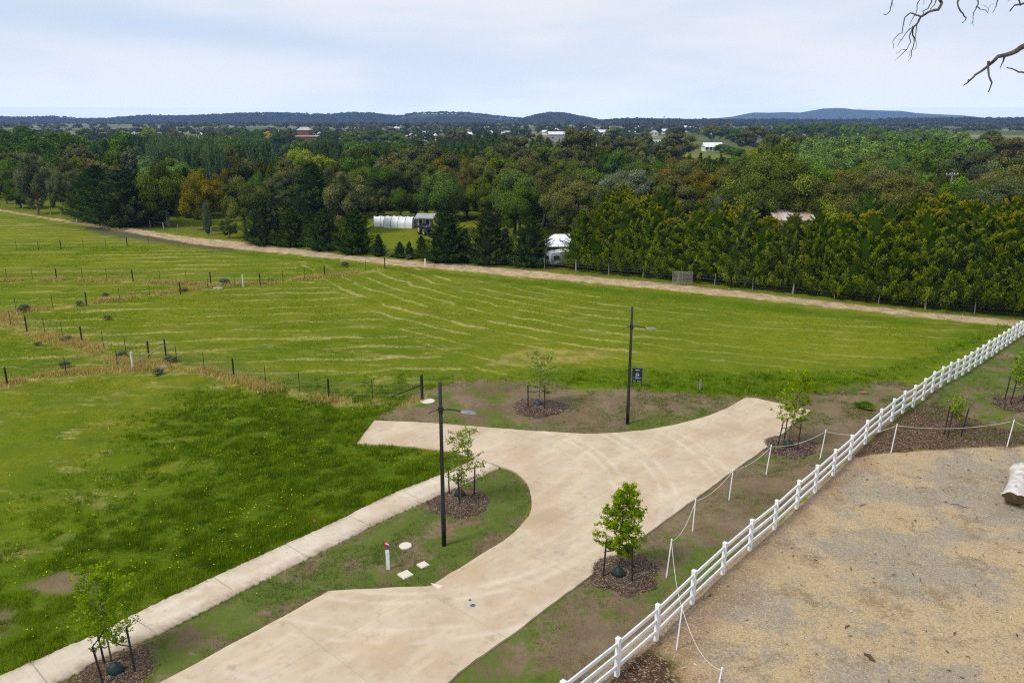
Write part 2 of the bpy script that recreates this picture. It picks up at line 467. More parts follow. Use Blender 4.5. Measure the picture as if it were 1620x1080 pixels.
REG = {
 'drive': DRIVE,
 'path': GP(PATH_L + PATH_R[::-1]),
 'track': GP(TRK_N + TRK_F[::-1]),
 'isle': GP([(-30, 1137), (96.7, 1079), (276.7, 991.7), (413, 920), (540, 858), (690, 786.7), (790, 741), (808, 744), (837, 770), (842, 793), (823, 837), (747, 888), (683, 928), (520, 937), (256.7, 1080), (60, 1200)]),
 'bank': GP([(594, 664), (612, 652), (640, 630), (690, 610), (745, 603), (800, 601), (860, 606), (930, 618), (1010, 616), (1090, 625), (1180, 628), (1290, 622), (1400, 602), (1452, 606), (1448, 646), (1412, 672), (1374, 706), (1330, 748), (1266, 800), (1230, 832), (1190, 868), (1147, 906), (1100, 952), (1048, 1000), (990, 1055), (900, 1150), (500, 1200), (650, 1080), (930, 870), (1100, 740), (1180, 665), (1080, 690), (973, 705), (840, 700), (650, 690)]),
 'east': GP([(1452, 612), (1500, 588), (1560, 548), (1625, 510), (1900, 560), (1900, 720), (1621, 702), (1500, 708), (1363, 717), (1400, 680)]),
 'mulch': GP([(1356, 722), (1398, 684), (1444, 646), (1484, 632), (1508, 652), (1560, 672), (1640, 684), (1900, 700), (1900, 716), (1621, 704), (1520, 709), (1410, 717)]),
 'yard': GP([(1356, 722), (1410, 716), (1520, 708), (1621, 703), (1900, 716), (2600, 1500), (700, 1500), (890, 1105), (945, 1070), (990, 1020), (1045, 975), (1097, 948), (1147, 900), (1190, 862), (1230, 828), (1263, 795), (1320, 745)]),
 'yardband': GP([(1356, 722), (1386, 722), (1360, 750), (1300, 800), (1240, 860), (1190, 920), (1140, 1000), (1100, 1090), (1090, 1200), (700, 1500), (890, 1105), (945, 1070), (990, 1020), (1045, 975), (1097, 948), (1147, 900), (1190, 862), (1230, 828), (1263, 795), (1320, 745)]),
 'darkbed': GP([(960, 1075), (1000, 1040), (1040, 1028), (1062, 1050), (1075, 1120), (960, 1160), (900, 1130)]),
 'lush': GP([(-200, 1150), (0, 1072), (233, 963), (433, 872), (606, 788), (753, 727), (700, 714), (565, 703), (594, 664), (640, 632), (600, 636), (520, 640), (440, 652), (370, 655), (310, 690), (250, 745), (180, 790), (60, 900), (-200, 1000)]),
 'lush2': GP([(640, 640), (690, 612), (800, 606), (1000, 622), (1180, 640), (1290, 630), (1400, 615), (1470, 590), (1600, 525), (1640, 505), (1580, 512), (1520, 530), (1450, 562), (1380, 582), (1250, 586), (1080, 584), (960, 580), (870, 584), (780, 596), (700, 604)]),
 'lushtrk': GP([(-140, 322), (200, 370), (400, 402), (640, 426), (840, 444), (1080, 467), (1256, 486), (1432, 506), (1640, 528), (1560, 516), (1430, 514), (1256, 497), (1080, 477), (840, 451), (640, 430), (400, 405), (200, 372)]),
 'soil': GP([(130, 358), (260, 375), (390, 396), (350, 396), (250, 384), (160, 371)]),
 'bare': GP([(46, 922), (90, 908), (140, 904), (166, 914), (150, 931), (100, 942), (70, 938)]), 'bare2': GP([(-40, 965), (12, 962), (22, 985), (8, 1006), (-40, 1010)]),
 'farlawn': GP(TRK_F) + [(900, 60), (2500, 900), (2500, 4000), (-3500, 4000), (-3500, 900)],
}
RUST_LINES = [  # dry grass strips under the fences, (px polyline, half width m)
 (GP([(0, 610), (60, 598), (105, 590), (185, 585), (262, 580), (330, 588), (370, 600), (430, 617), (520, 634), (600, 640), (665, 634)]), .7),
 (GP([(0, 500), (43, 520), (80, 534), (130, 546), (165, 560), (200, 574), (262, 576)]), .9),
 (GP([(0, 498), (90, 487), (190, 473), (290, 460), (340, 452), (420, 449), (515, 438), (609, 427)]), .55),
 (GP([(0, 444), (100, 444), (210, 446), (330, 450)]), .5),
 (GP([(0, 357), (60, 355), (120, 352)]), .8)]

def sdf(poly, X, Y):
    """signed distance (positive inside), numpy"""
    d2 = np.full(X.shape, 1e18); ins = np.zeros(X.shape, bool)
    n = len(poly)
    for i in range(n):
        ax, ay = poly[i]; bx, by = poly[(i + 1) % n]
        ex, ey = bx - ax, by - ay
        wx, wy = X - ax, Y - ay
        t = np.clip((wx * ex + wy * ey) / (ex * ex + ey * ey + 1e-12), 0, 1)
        dx, dy = wx - ex * t, wy - ey * t
        d2 = np.minimum(d2, dx * dx + dy * dy)
        c = ((ay <= Y) & (by > Y)) | ((by <= Y) & (ay > Y))
        xx = ax + (Y - ay) * ex / (ey if ey != 0 else 1e-12)
        ins ^= c & (X < xx)
    return np.where(ins, 1, -1) * np.sqrt(d2)
def ldist(line, X, Y):
    d2 = np.full(X.shape, 1e18)
    for (ax, ay), (bx, by) in zip(line[:-1], line[1:]):
        ex, ey = bx - ax, by - ay
        wx, wy = X - ax, Y - ay
        t = np.clip((wx * ex + wy * ey) / (ex * ex + ey * ey + 1e-12), 0, 1)
        d2 = np.minimum(d2, (wx - ex * t) ** 2 + (wy - ey * t) ** 2)
    return np.sqrt(d2)
_P = np.random.default_rng(3).random((256, 256))
def vnoise(X, Y, s, oct=3):
    o = 0; a = 1; tot = 0
    X = np.asarray(X) * s + 37.2; Y = np.asarray(Y) * s + 11.7
    for _ in range(oct):
        xi = np.floor(X).astype(int); yi = np.floor(Y).astype(int); fx = X - xi; fy = Y - yi
        fx = fx * fx * (3 - 2 * fx); fy = fy * fy * (3 - 2 * fy)
        g = lambda i, j: _P[(xi + i) % 256, (yi + j) % 256]
        o = o + a * ((g(0, 0) * (1 - fx) + g(1, 0) * fx) * (1 - fy) + (g(0, 1) * (1 - fx) + g(1, 1) * fx) * fy)
        tot += a; a *= .5; X = X * 2.03; Y = Y * 2.03
    return o / tot
def ss(v, a, b):
    t = np.clip((v - a) / (b - a), 0, 1); return t * t * (3 - 2 * t)
SD = {}
def masks(X, Y):
    """per-point cover masks of the ground"""
    M = {}
    n1 = vnoise(X, Y, 1.3, 4) - .5; n2 = vnoise(X, Y, .35, 3) - .5
    def reg(k, w=.15, jit=.5):
        poly = REG[k]
        xs = [p[0] for p in poly]; ys = [p[1] for p in poly]
        near = (X > min(xs) - 6) & (X < max(xs) + 6) & (Y > min(ys) - 6) & (Y < max(ys) + 6)
        d = np.full(X.shape, -9.0)
        if near.any(): d[near] = sdf(poly, X[near], Y[near])
        SD[k] = d
        return ss(d + jit * n1, -w, w)
    M['isle'] = reg('isle', .05, .0)
    M['bank'] = reg('bank', .5, 1.6)
    M['east'] = reg('east', .4, .8)
    M['mulch'] = reg('mulch', .15, .6)
    M['yard'] = reg('yard', .12, .5)
    M['yardband'] = reg('yardband', .8, 1.6)
    M['darkbed'] = reg('darkbed', .3, .8)
    M['lush'] = np.maximum(np.maximum(reg('lush', 5.0, 9.0), reg('lush2', 2.2, 5.0)), reg('lushtrk', .7, 1.6))
    M['track'] = reg('track', .25, 1.0)
    M['soil'] = reg('soil', 1.0, 3.0)
    M['bare'] = np.maximum(reg('bare', .25, 1.0), reg('bare2', .25, 1.0)); M['drive'] = reg('drive', .1, 0); M['path'] = reg('path', .1, 0); M['farlawn'] = reg('farlawn', .1, 0)
    rust = np.zeros(X.shape)
    for ln, w in RUST_LINES:
        d = ldist(ln, X, Y) + 1.6 * n1 * w
        rust = np.maximum(rust, 1 - ss(d, w * .5, w * 1.3))
    pp = ss(sdf(GP([(772, 577), (790, 560), (850, 551), (960, 556), (990, 566), (900, 573), (840, 582)]), X, Y) + 1.2 * n1, -.3, .5) * .75
    M['rust'] = np.maximum(rust, pp) * (1 - M['track'])
    # mown rows: concentric arcs on the right, straight rows across on the left
    cx, cy = 36.0, 107.0
    r = np.hypot(X - cx, Y - cy) + 1.2 * n2
    far_left = ss(-(X + 0.55 * (Y - 60)), 4, 16)
    u = np.where(far_left > .5, (Y - .10 * X) / 2.6 + .7 * n2, r / 2.05)
    M['u'] = u
    inf = ss(-SD['lush'], 0, 3) * (1 - M['bank']) * (1 - M['east']) * (1 - M['yard']) * (1 - M['track']) * (1 - M['rust'])
    amt = .62 + .38 * ss(vnoise(X, Y, .06, 3), .35, .6)
    px_ = 810 + X / ((Y * CP + H * SP) / F)
    amt *= 1 - .40 * ss(px_, 960, 1120)
    amt *= (1 - M['farlawn']) * ss(Y, 38, 50) * (1 - M['lush']) * (1 - ss(Y, 200, 260))
    # mostly rows in the middle field, faint at lower left
    M['straw'] = inf * amt
    return M

# ------------------------------------------------------------------ ground sheet
def ground_material():
    m = NT('ground_cover'); P = m.pos()
    A = m.new('ShaderNodeAttribute', attribute_name='mA'); B = m.new('ShaderNodeAttribute', attribute_name='mB'); C = m.new('ShaderNodeAttribute', attribute_name='mC'); D = m.new('ShaderNodeAttribute', attribute_name='mD')
    def sp(a):
        x = m.new('ShaderNodeSeparateColor'); m.put(x.inputs[0], a.outputs['Color']); return x.outputs
    a, b, c, d = sp(A), sp(B), sp(C), sp(D)
    nb = m.noise(P, .06, 4, .65); nm = m.noise(P, .45, 5, .65); nf = m.noise(P, 4.0, 4, .7); nv = m.noise(P, 22.0, 3, .7)
    ps = m.mapv(P, (.22, 1.6, 1), (0, 0, .12))
    nst = m.noise(ps, 1.3, 5, .65)
    # pasture
    g = m.mix(m.step(nb, .38, .64), (.102, .138, .006), (.165, .178, .010))
    g = m.mix(m.step(nm, .42, .72, 0, .6), g, (.190, .200, .014))
    g = m.mix(m.step(m.noise(P, .22, 5, .7), .54, .70, 0, .5), g, (.125, .115, .018))
    g = m.mix(m.step(nst, .50, .80, 0, .6), g, (.066, .118, .006))
    g = m.mix(m.step(nf, .42, .66, 0, .65), g, (.052, .090, .006))
    g = m.mix(m.step(nv, .46, .66, 0, .55), g, (.23, .26, .03))
    g = m.mix(m.step(m.noise(P, 1.5, 6, .75), .47, .62, 0, .42), g, (.066, .102, .007))
    g = m.mix(m.step(m.noise(P, .75, 6, .75), .55, .68, 0, .42), g, (.215, .215, .022))
    # far country beyond the site: duller paddocks
    farc = m.ramp(m.noise(P, .004, 3, .5), [(0, (.05, .08, .02)), (.45, (.09, .11, .04)), (.62, (.24, .22, .12)), (1, (.10, .13, .045))])
    sepP = m.new('ShaderNodeSeparateXYZ'); m.put(sepP.inputs[0], P)
    g = m.mix(m.step(sepP.outputs[1], 250, 500), g, farc)
    lowl = m.math('MULTIPLY', d[1], 1.0)
    g = m.mix(m.math('MULTIPLY', lowl, m.step(m.noise(P, .30, 5, .65), .38, .62, 0, .75)), g, m.mix(nf, (.052, .092, .007), (.105, .150, .010)))
    # straw windrows
    u = C.outputs['Alpha']
    fr = m.math('ABSOLUTE', m.math('SUBTRACT', m.math('FRACT', m.math('ADD', u, m.math('MULTIPLY', m.math('SUBTRACT', m.noise(P, .8, 4, .7), .5), .16))), .5))
    seg = m.noise(P, .16, 4, .65)
    wid = m.math('MULTIPLY', m.step(seg, .34, .62), .14)
    row = m.step(m.math('SUBTRACT', wid, fr), -.05, .09)
    row = m.math('MULTIPLY', row, m.step(m.noise(P, 3.2, 5, .75), .36, .60))
    scat = m.math('MULTIPLY', m.step(m.noise(m.mapv(P, (.3, 1.6, 1), (0, 0, .15)), .9, 5, .7), .54, .70), .85)
    scat = m.math('MULTIPLY', scat, m.step(nf, .38, .6))
    strawf = m.math('MULTIPLY', m.math('MAXIMUM', row, m.math('MULTIPLY', scat, .9)), a[0])
    strawc = m.mix(nv, (.28, .25, .08), (.50, .43, .19))
    g = m.mix(m.math('MULTIPLY', strawf, .88), g, strawc)
    # pale patches in the pasture at lower left
    pat = m.math('MULTIPLY', m.step(m.noise(m.mapv(P, (.5, 1.3, 1), (0, 0, .9)), .55, 5, .65), .54, .68), d[1])
    g = m.mix(m.math('MULTIPLY', m.math('MULTIPLY', pat, m.step(m.noise(P, 2.2, 6, .8), .38, .62)), .9), g, m.mix(nf, (.24, .20, .07), (.46, .38, .16)))
    red = m.math('MULTIPLY', m.step(m.noise(P, .33, 5, .7), .56, .70), d[1])
    g = m.mix(m.math('MULTIPLY', red, .45), g, (.135, .105, .022))
    # lush grass
    lu = m.mix(m.step(nf, .35, .68), (.048, .092, .005), (.092, .150, .007))
    lu = m.mix(m.step(nm, .45, .7, 0, .6), lu, (.120, .185, .008))
    lu = m.mix(m.step(nv, .58, .75, 0, .5), lu, (.13, .19, .03))
    g = m.mix(m.math('MULTIPLY', a[1], .85), g, lu)
    # bare dirt with patchy grass
    dirt = m.mix(m.step(nm, .3, .7), (.135, .098, .056), (.205, .155, .098))
    dirt = m.mix(m.step(nf, .45, .75, 0, .6), dirt, (.105, .075, .042))
    dirt = m.mix(m.step(nv, .52, .72, 0, .45), dirt, (.27, .22, .14))
    dirt = m.mix(m.step(m.noise(P, .9, 5, .6), .56, .70, 0, .55), dirt, (.19, .105, .06))
    gs = m.mix(nf, (.058, .095, .014), (.125, .165, .030))
    ng = m.noise(P, .75, 6, .72)
    cov = m.step(m.math('ADD', ng, m.math('MULTIPLY', m.math('SUBTRACT', nf, .5), .35)), m.math('SUBTRACT', .90, m.math('MULTIPLY', a[3] if len(a) > 3 else d[0], .62)), m.math('SUBTRACT', 1.02, m.math('MULTIPLY', d[0], .62)))
    dg = m.mix(m.math('MULTIPLY', cov, .9), dirt, gs)
    g = m.mix(a[2], g, dg)
    # rust coloured dry grass
    ru = m.mix(m.step(nf, .3, .7), (.27, .20, .06), (.46, .34, .13))
    ru = m.mix(m.step(m.noise(P, .5, 4), .45, .65, 0, .75), ru, (.15, .16, .05))
    g = m.mix(m.math('MULTIPLY', c[0], m.step(m.noise(P, 1.1, 5, .7), .38, .62, .15, .9)), g, ru)
    # disturbed soil
    g = m.mix(m.math('MULTIPLY', c[1], .9), g, m.mix(nf, (.055, .05, .035), (.12, .105, .07)))
    # wood chip yard, weathered
    v1 = m.vor(m.mapv(P, (1, 1.3, 1), (0, 0, .6)), 21); v2 = m.vor(m.mapv(P, (1.4, 1, 1), (0, 0, 2.2)), 34)
    def val(x):
        y = m.new('ShaderNodeSeparateColor'); m.put(y.inputs[0], x); return y.outputs[0]
    va, vb = val(v1), val(v2)
    yc = m.mix(m.step(m.noise(P, .22, 6, .72), .46, .55), (.318, .266, .195), (.440, .328, .185))
    yc = m.mix(m.step(m.noise(P, .8, 5, .7), .52, .68, 0, .6), yc, (.270, .225, .165))
    yc = m.mix(m.step(m.noise(P, .55, 7, .75), .51, .64, 0, .8), yc, (.240, .168, .095))
    yc = m.mix(m.math('MULTIPLY', d[2], .8), yc, m.mix(nm, (.215, .125, .06), (.30, .20, .11)))
    chips = m.math('MULTIPLY_ADD', va, .55, m.math('MULTIPLY', vb, .45))
    yc = m.mix(m.step(chips, .55, .82, 0, .42), yc, (.60, .53, .41))
    yc = m.mix(m.step(chips, .34, .14, 0, .5), yc, (.13, .10, .07))
    g = m.mix(b[1], g, yc)
    # bark mulch
    mu = m.mix(m.step(chips, .25, .8), (.045, .026, .018), (.165, .095, .060))
    mu = m.mix(m.step(va, .84, .9, 0, .75), mu, (.36, .30, .22))
    g = m.mix(b[0], g, mu)
    # straw track
    tr = m.mix(m.step(m.noise(P, .9, 6, .75), .35, .65), (.30, .215, .125), (.52, .40, .26))
    tr = m.mix(m.step(m.noise(m.mapv(P, (1, .5, 1)), 2.4, 4, .7), .60, .72, 0, .8), tr, (.12, .12, .05))
    g = m.mix(b[2], g, tr)
    hgt = m.math('ADD', m.math('MULTIPLY', nf, .8), m.math('MULTIPLY', m.math('MAXIMUM', b[1], b[0]), m.math('MULTIPLY', chips, .25)))
    m.bsdf(g, 1.0, 0, m.bump(hgt, .8, .10), 0.0)
    return m.m
GM = ground_material()

def make_ground():
    ys = np.concatenate([np.geomspace(11.0, 150, 760), np.geomspace(150.8, 600, 150)[0:], np.geomspace(615, 6700, 60)])
    sc = np.linspace(-1.12, 1.12, 620)
    X = np.minimum(ys, 600 + (ys - 600) * .5)[:, None] * sc[None, :] if False else ys[:, None] * sc[None, :]; X = np.clip(X, -4700, 4700); Y = np.repeat(ys[:, None], len(sc), 1)
    M = masks(X, Y)
    z = .10 * (vnoise(X, Y, .10, 3) - .5) + .05 * (vnoise(X, Y, .8, 3) - .5) * (Y < 160)
    flat = np.maximum(ss(SD['drive'], -1.5, -.1), ss(SD['path'], -1.0, -.1))
    z = z * (1 - flat)
    z = z + .05 * M['track'] * vnoise(X, Y, .9, 3)
    z = z + np.where(Y > 600, -.2, 0)
    iso = np.maximum(np.maximum(M['isle'], M['bare'] * .9), np.maximum(M['bank'], M['east']))
    grass = np.zeros(X.shape)
    big = vnoise(X, Y, .22, 3)
    grass = M['isle'] * (.72 + .5 * (big - .5)) + (1 - M['isle']) * M['bank'] * (.66 + .8 * (big - .5)) + (1 - M['bank']) * (1 - M['isle']) * M['east'] * (.80 + .3 * (big - .5))
    grass = np.where(M['bare'] > .01, .42, grass)
    # greener strip along the kerb edge of the isle
    grass = grass + .22 * np.exp(-np.abs(SD['isle'] - .9) / .7) * M['isle']
    mul = np.maximum(M['mulch'], M['darkbed'] * M['yard'])
    A = np.stack([M['straw'], M['lush'], iso, np.ones_like(X)], -1)
    pat = (1 - iso) * (1 - M['yard']) * ss(-X, -2, 8) * (1 - ss(Y, 50, 66)) * (1 - .6 * ss(SD['lush'], 2, 7))
    B_ = np.stack([mul, M['yard'] * (1 - mul), M['track'], np.ones_like(X)], -1)
    C_ = np.stack([M['rust'], M['soil'], np.zeros_like(X), M['u']], -1)
    D_ = np.stack([grass, pat, M['yardband'], np.ones_like(X)], -1)
    nr, nc = X.shape
    idx = np.arange(nr * nc).reshape(nr, nc)
    Fc = np.stack([idx[:-1, :-1], idx[:-1, 1:], idx[1:, 1:], idx[1:, :-1]], -1).reshape(-1, 4)
    cxm = lambda q: (q[:-1, :-1] + q[1:, 1:]).ravel() / 2
    cls = np.zeros(len(Fc), int)
    cls[cxm(M['farlawn']) > .5] = 0
    cls[cxm(M['bank']) > .5] = 1
    cls[cxm(M['isle']) > .5] = 1
    cls[cxm(M['east']) > .5] = 1
    cls[cxm(M['yard']) > .5] = 2
    cls[cxm(M['mulch']) > .5] = 3
    cls[cxm(M['track']) > .5] = 4
    V = np.stack([X, Y, z], -1).reshape(-1, 3)
    names = ['ground', 'verge', 'mulch_yard', 'garden_bed', 'straw_track']
    labs = ['bright green mown pasture with rows of cut straw', 'bare brown earth verge with patchy new grass beside the driveway', 'weathered wood chip yard beyond the white rail fence', 'dark red brown bark mulch bed beside the white fence', 'pale straw covered track along the far edge of the pasture']
    for k, nme in enumerate(names):
        f = Fc[cls == k]
        used, inv = np.unique(f, return_inverse=True)
        me = np_mesh(nme, V[used], inv, 4, {'mA': A.reshape(-1, 4)[used], 'mB': B_.reshape(-1, 4)[used], 'mC': C_.reshape(-1, 4)[used], 'mD': D_.reshape(-1, 4)[used]}, True)
        o = link(nme, me, None, GM); tag(o, labs[k], kind='structure')
make_ground()
# the country all round, below the modelled sheet
b = MB(); b.add([(-4750, -30, -.9), (4750, -30, -.9), (4750, 6950, -.9), (-4750, 6950, -.9)], [(0, 1, 2, 3)])
gm2 = NT('outer_ground'); gm2.bsdf(gm2.ramp(gm2.noise(gm2.pos(), .004, 3), [(.3, (.05, .08, .02)), (.7, (.12, .13, .05))]), .95, 0, None, .1)
tag(b.build('land', gm2.m), 'dull green paddocks stretching to the horizon', kind='structure')

# ------------------------------------------------------------------ concrete
def concrete(name, base, warm, joints=True, seed=0.0, path=False):
    m = NT(name); P = m.pos()
    at = m.new('ShaderNodeAttribute', attribute_name='st'); se = m.new('ShaderNodeSeparateColor'); m.put(se.inputs[0], at.outputs['Color'])
    s, t = se.outputs[0], se.outputs[1]
    n1 = m.noise(P, .5 + seed, 6, .62); n2 = m.noise(P, 3.5, 5, .7); n3 = m.noise(P, 30, 3, .7)
    R = m.mapv(P, (1, 1, 1), (0, 0, -.82))
    ns = m.noise(m.mapv(R, (.30, 1.1, 1)), 1.2, 6, .68)
    c = m.mix(m.step(n1, .36, .66), base, warm)
    c = m.mix(m.step(ns, .42, .70, 0, .5), c, tuple(min(1, x * 1.26) for x in base))
    c = m.mix(m.step(n2, .50, .72, 0, .45), c, tuple(x * .74 for x in warm))
    c = m.mix(m.step(m.noise(P, .28, 5, .65), .52, .66, 0, .62), c, (.46, .325, .205))
    c = m.mix(m.step(m.noise(P, 1.1, 6, .78), .57, .70, 0, .60), c, (.30, .235, .17))
    c = m.mix(m.step(n3, .60, .78, 0, .28), c, (.30, .25, .2))
    if path:
        fr = m.math('ABSOLUTE', m.math('SUBTRACT', m.math('FRACT', s), .5))
        w = m.math('ABSOLUTE', m.math('SUBTRACT', m.math('FRACT', m.math('MULTIPLY', s, 15)), .5))
        c = m.mix(m.step(w, .49, .35, 0, .12), c, (.36, .30, .24))
        c = m.mix(m.step(fr, .4905, .496, 0, .55), c, (.12, .10, .08))
        c = m.mix(m.math('MULTIPLY', m.step(t, .62, 1.0, 0, .8), m.step(n2, .35, .65)), c, (.40, .29, .19))
        crk = m.step(m.noise(m.mapv(R, (.35, 3, 1)), 2.2, 6, .8), .74, .76, 0, .8)
        c = m.mix(crk, c, (.12, .10, .08))
    else:
        rp = m.new('ShaderNodeSeparateXYZ'); m.put(rp.inputs[0], R)
        fx = m.math('ABSOLUTE', m.math('SUBTRACT', m.math('FRACT', m.math('MULTIPLY', m.math('ADD', rp.outputs[0], 1.1), .25)), .5))
        fy = m.math('ABSOLUTE', m.math('SUBTRACT', m.math('FRACT', m.math('MULTIPLY', m.math('ADD', rp.outputs[1], -17.8), .2)), .5))
        j = m.math('MAXIMUM', m.step(fx, .4952, .4975), m.step(fy, .4962, .498))
        c = m.mix(m.math('MULTIPLY', j, .30), c, (.18, .15, .12))
        # tyre arcs worn on the surface
        def arc(cx, cy, r, w, f, col, br=.5):
            v = m.new('ShaderNodeVectorMath', operation='DISTANCE'); m.put(v.inputs[0], P); v.inputs[1].default_value = (cx, cy, .08)
            q = m.math('ABSOLUTE', m.math('SUBTRACT', v.outputs['Value'], r))
            return m.mix(m.math('MULTIPLY', m.step(q, w, 0, 0, f), m.step(m.noise(P, .9, 4, .6), br - .1, br + .12)), c, col)
        cc = G(935, 882); c = arc(cc[0], cc[1], 1.0, .32, .5, (.30, .25, .2), .52)
        for k, r in enumerate((8.0, 8.5, 9.9, 10.5, 12.6, 13.3)):
            cc = G(690, 770); c = arc(cc[0] - .5, cc[1], r, .20, .40, (.64, .56, .46), .47)
        for k, r in enumerate((17.0, 18.7, 20.2)):
            cc = G(640, 860); c = arc(cc[0], cc[1], r, .26, .34, (.36, .29, .22), .48)
    m.bsdf(c, .85, 0, m.bump(m.math('ADD', n3, n2), .25, .006), .25)
    return m.m
def poly_sheet(name, poly, z0, z1, mat, st=None):
    import bmesh
    bm = bmesh.new()
    n = len(poly)
    top = [bm.verts.new((x, y, z1)) for x, y in poly]
    bot = [bm.verts.new((x, y, z0)) for x, y in poly]
    f = bm.faces.new(top)
    if f.normal.z < 0: f.normal_flip()
    for i in range(n):
        bm.faces.new((top[i], top[(i + 1) % n], bot[(i + 1) % n], bot[i]))
    bmesh.ops.recalc_face_normals(bm, faces=bm.faces[:])
    bmesh.ops.triangulate(bm, faces=[q for q in bm.faces if len(q.verts) > 4])
    me = bpy.data.meshes.new(name); bm.to_mesh(me); bm.free()
    return link(name, me, None, mat)
def jag(poly, step=.35, amp=.05, seed=1):
    r = random.Random(seed); Q = []
    n = len(poly)
    for i in range(n):
        a = poly[i]; b = poly[(i + 1) % n]; L = hypot(b[0] - a[0], b[1] - a[1]); k = max(1, int(L / step))
        if L > 60: k = 1
        nx, ny = -(b[1] - a[1]) / L, (b[0] - a[0]) / L
        for j in range(k):
            t = j / k; o = amp * (2 * vnoise(np.array([a[0] + (b[0] - a[0]) * t]), np.array([a[1] + (b[1] - a[1]) * t]), 1.6, 3)[0] - 1) * 1.5
            Q.append((a[0] + (b[0] - a[0]) * t + nx * o, a[1] + (b[1] - a[1]) * t + ny * o))
    return Q
CD = concrete('driveway_concrete', (.505, .418, .300), (.440, .335, .225))
tag(poly_sheet('driveway', jag(DRIVE, .3, .04), -.12, .075, CD), 'pale tan concrete driveway with a turning head', kind='structure')
def resample(line, n):
    d = [0]
    for a, b in zip(line[:-1], line[1:]): d.append(d[-1] + hypot(b[0] - a[0], b[1] - a[1]))
    out = []
    for k in range(n):
        s = d[-1] * k / (n - 1)
        i = max(0, min(len(line) - 2, next((j for j in range(1, len(d)) if d[j] >= s - 1e-9), len(d) - 1) - 1))
        t = (s - d[i]) / (d[i + 1] - d[i] + 1e-12)
        out.append((line[i][0] + (line[i + 1][0] - line[i][0]) * t, line[i][1] + (line[i + 1][1] - line[i][1]) * t))
    return out, d[-1]
def make_path():
    n = 260
    # match both edges by projecting across the path
    Lp, LL = resample(smoothline(GP(PATH_L), 1, False), n); Rp, _ = resample(smoothline(GP(PATH_R), 1, False), 900)
    V = []; S = []
    for k, p in enumerate(Lp):
        a = Lp[max(k - 4, 0)]; b = Lp[min(k + 4, n - 1)]; L = hypot(b[0] - a[0], b[1] - a[1]); tx, ty = (b[0] - a[0]) / L, (b[1] - a[1]) / L
        q = min(Rp, key=lambda r: abs((r[0] - p[0]) * tx + (r[1] - p[1]) * ty) + (0 if k < n - 6 else 0))
        j1 = .035 * (2 * _P[k % 256, 7] - 1); j2 = .035 * (2 * _P[k % 256, 9] - 1)
        nx, ny = ty, -tx
        P5 = [(p[0] + nx * j1, p[1] + ny * j1, -.1), (p[0] + nx * j1, p[1] + ny * j1, .068)]
        for t in (.33, .66): P5.append((p[0] + (q[0] - p[0]) * t, p[1] + (q[1] - p[1]) * t, .068))
        P5 += [(q[0] + nx * j2, q[1] + ny * j2, .068), (q[0] + nx * j2, q[1] + ny * j2, -.1)]
        V += P5
        s = LL * k / (n - 1) / 2.85
        for t in (0, 0, .33, .66, 1, 1): S.append((s, t, 0, 1))
    Fq = []
    for k in range(n - 1):
        for j in range(5):
            a = k * 6 + j
            Fq.append((a, a + 6, a + 7, a + 1))
    me = np_mesh('footpath', np.array(V), np.array(Fq), 4, {'st': np.array(S)})
    tag(link('footpath', me, None, concrete('footpath_concrete', (.590, .515, .415), (.520, .430, .325), path=True, seed=.2)), 'pale concrete footpath with cracked slab joints', kind='structure')
make_path()

# ------------------------------------------------------------------ grass blades (nobody could count them)
def inpoly(poly, n, r):
    xs = [p[0] for p in poly]; ys = [p[1] for p in poly]; out = []
    x0, x1, y0, y1 = min(xs), max(xs), min(ys), max(ys)
    X = r.uniform(x0, x1, n); Y = r.uniform(y0, y1, n)
    k = sdf(poly, X, Y) > .03
    return X[k], Y[k]
def blades(name, X, Y, h, w, per, spread, mat, label, var0=None, z=0.0):
    r = np.random.default_rng(len(name) + len(X)); n = len(X)
    vis = (np.abs(X) < Y * .72 + 2)
    X, Y = X[vis], Y[vis]; h = h[vis]; n = len(X); var0 = var0[vis] if var0 is not None else r.random(n)
    bx = np.repeat(X, per) + r.normal(size=n * per) * np.repeat(spread if np.isscalar(spread) else spread[vis], per if not np.isscalar(spread) else 1) if not np.isscalar(spread) else np.repeat(X, per) + r.normal(size=n * per) * spread
    by = np.repeat(Y, per) + r.normal(size=n * per) * (spread if np.isscalar(spread) else np.repeat(spread[vis], per))
    hh = np.repeat(h, per) * r.uniform(.55, 1.2, n * per); a = r.uniform(0, 2 * pi, n * per); ln = r.uniform(.1, .75, n * per) * hh
    ww = w * (.6 + .8 * r.random(n * per)) * np.clip(by / 35, .8, 3.0)
    dx, dy = np.cos(a), np.sin(a)
    ph = r.uniform(0, 2 * pi, n * per); px, py = np.cos(ph) * ww, np.sin(ph) * ww
    z0 = np.full(n * per, z - .01)
    V = np.stack([np.stack([bx - px, by - py, z0], -1), np.stack([bx + px, by + py, z0], -1), np.stack([bx + dx * ln + px * .3, by + dy * ln + py * .3, z0 + hh], -1)], 1).reshape(-1, 3)
    var = np.repeat(np.clip(np.repeat(var0, per) * .55 + .45 * r.random(n * per), 0, .99), 3)
    me = np_mesh(name, V, np.arange(len(V)), 3, {'var': var, 'tip': var * 0})
    return tag(link(name, me, None, LM[mat]), label, kind='stuff')
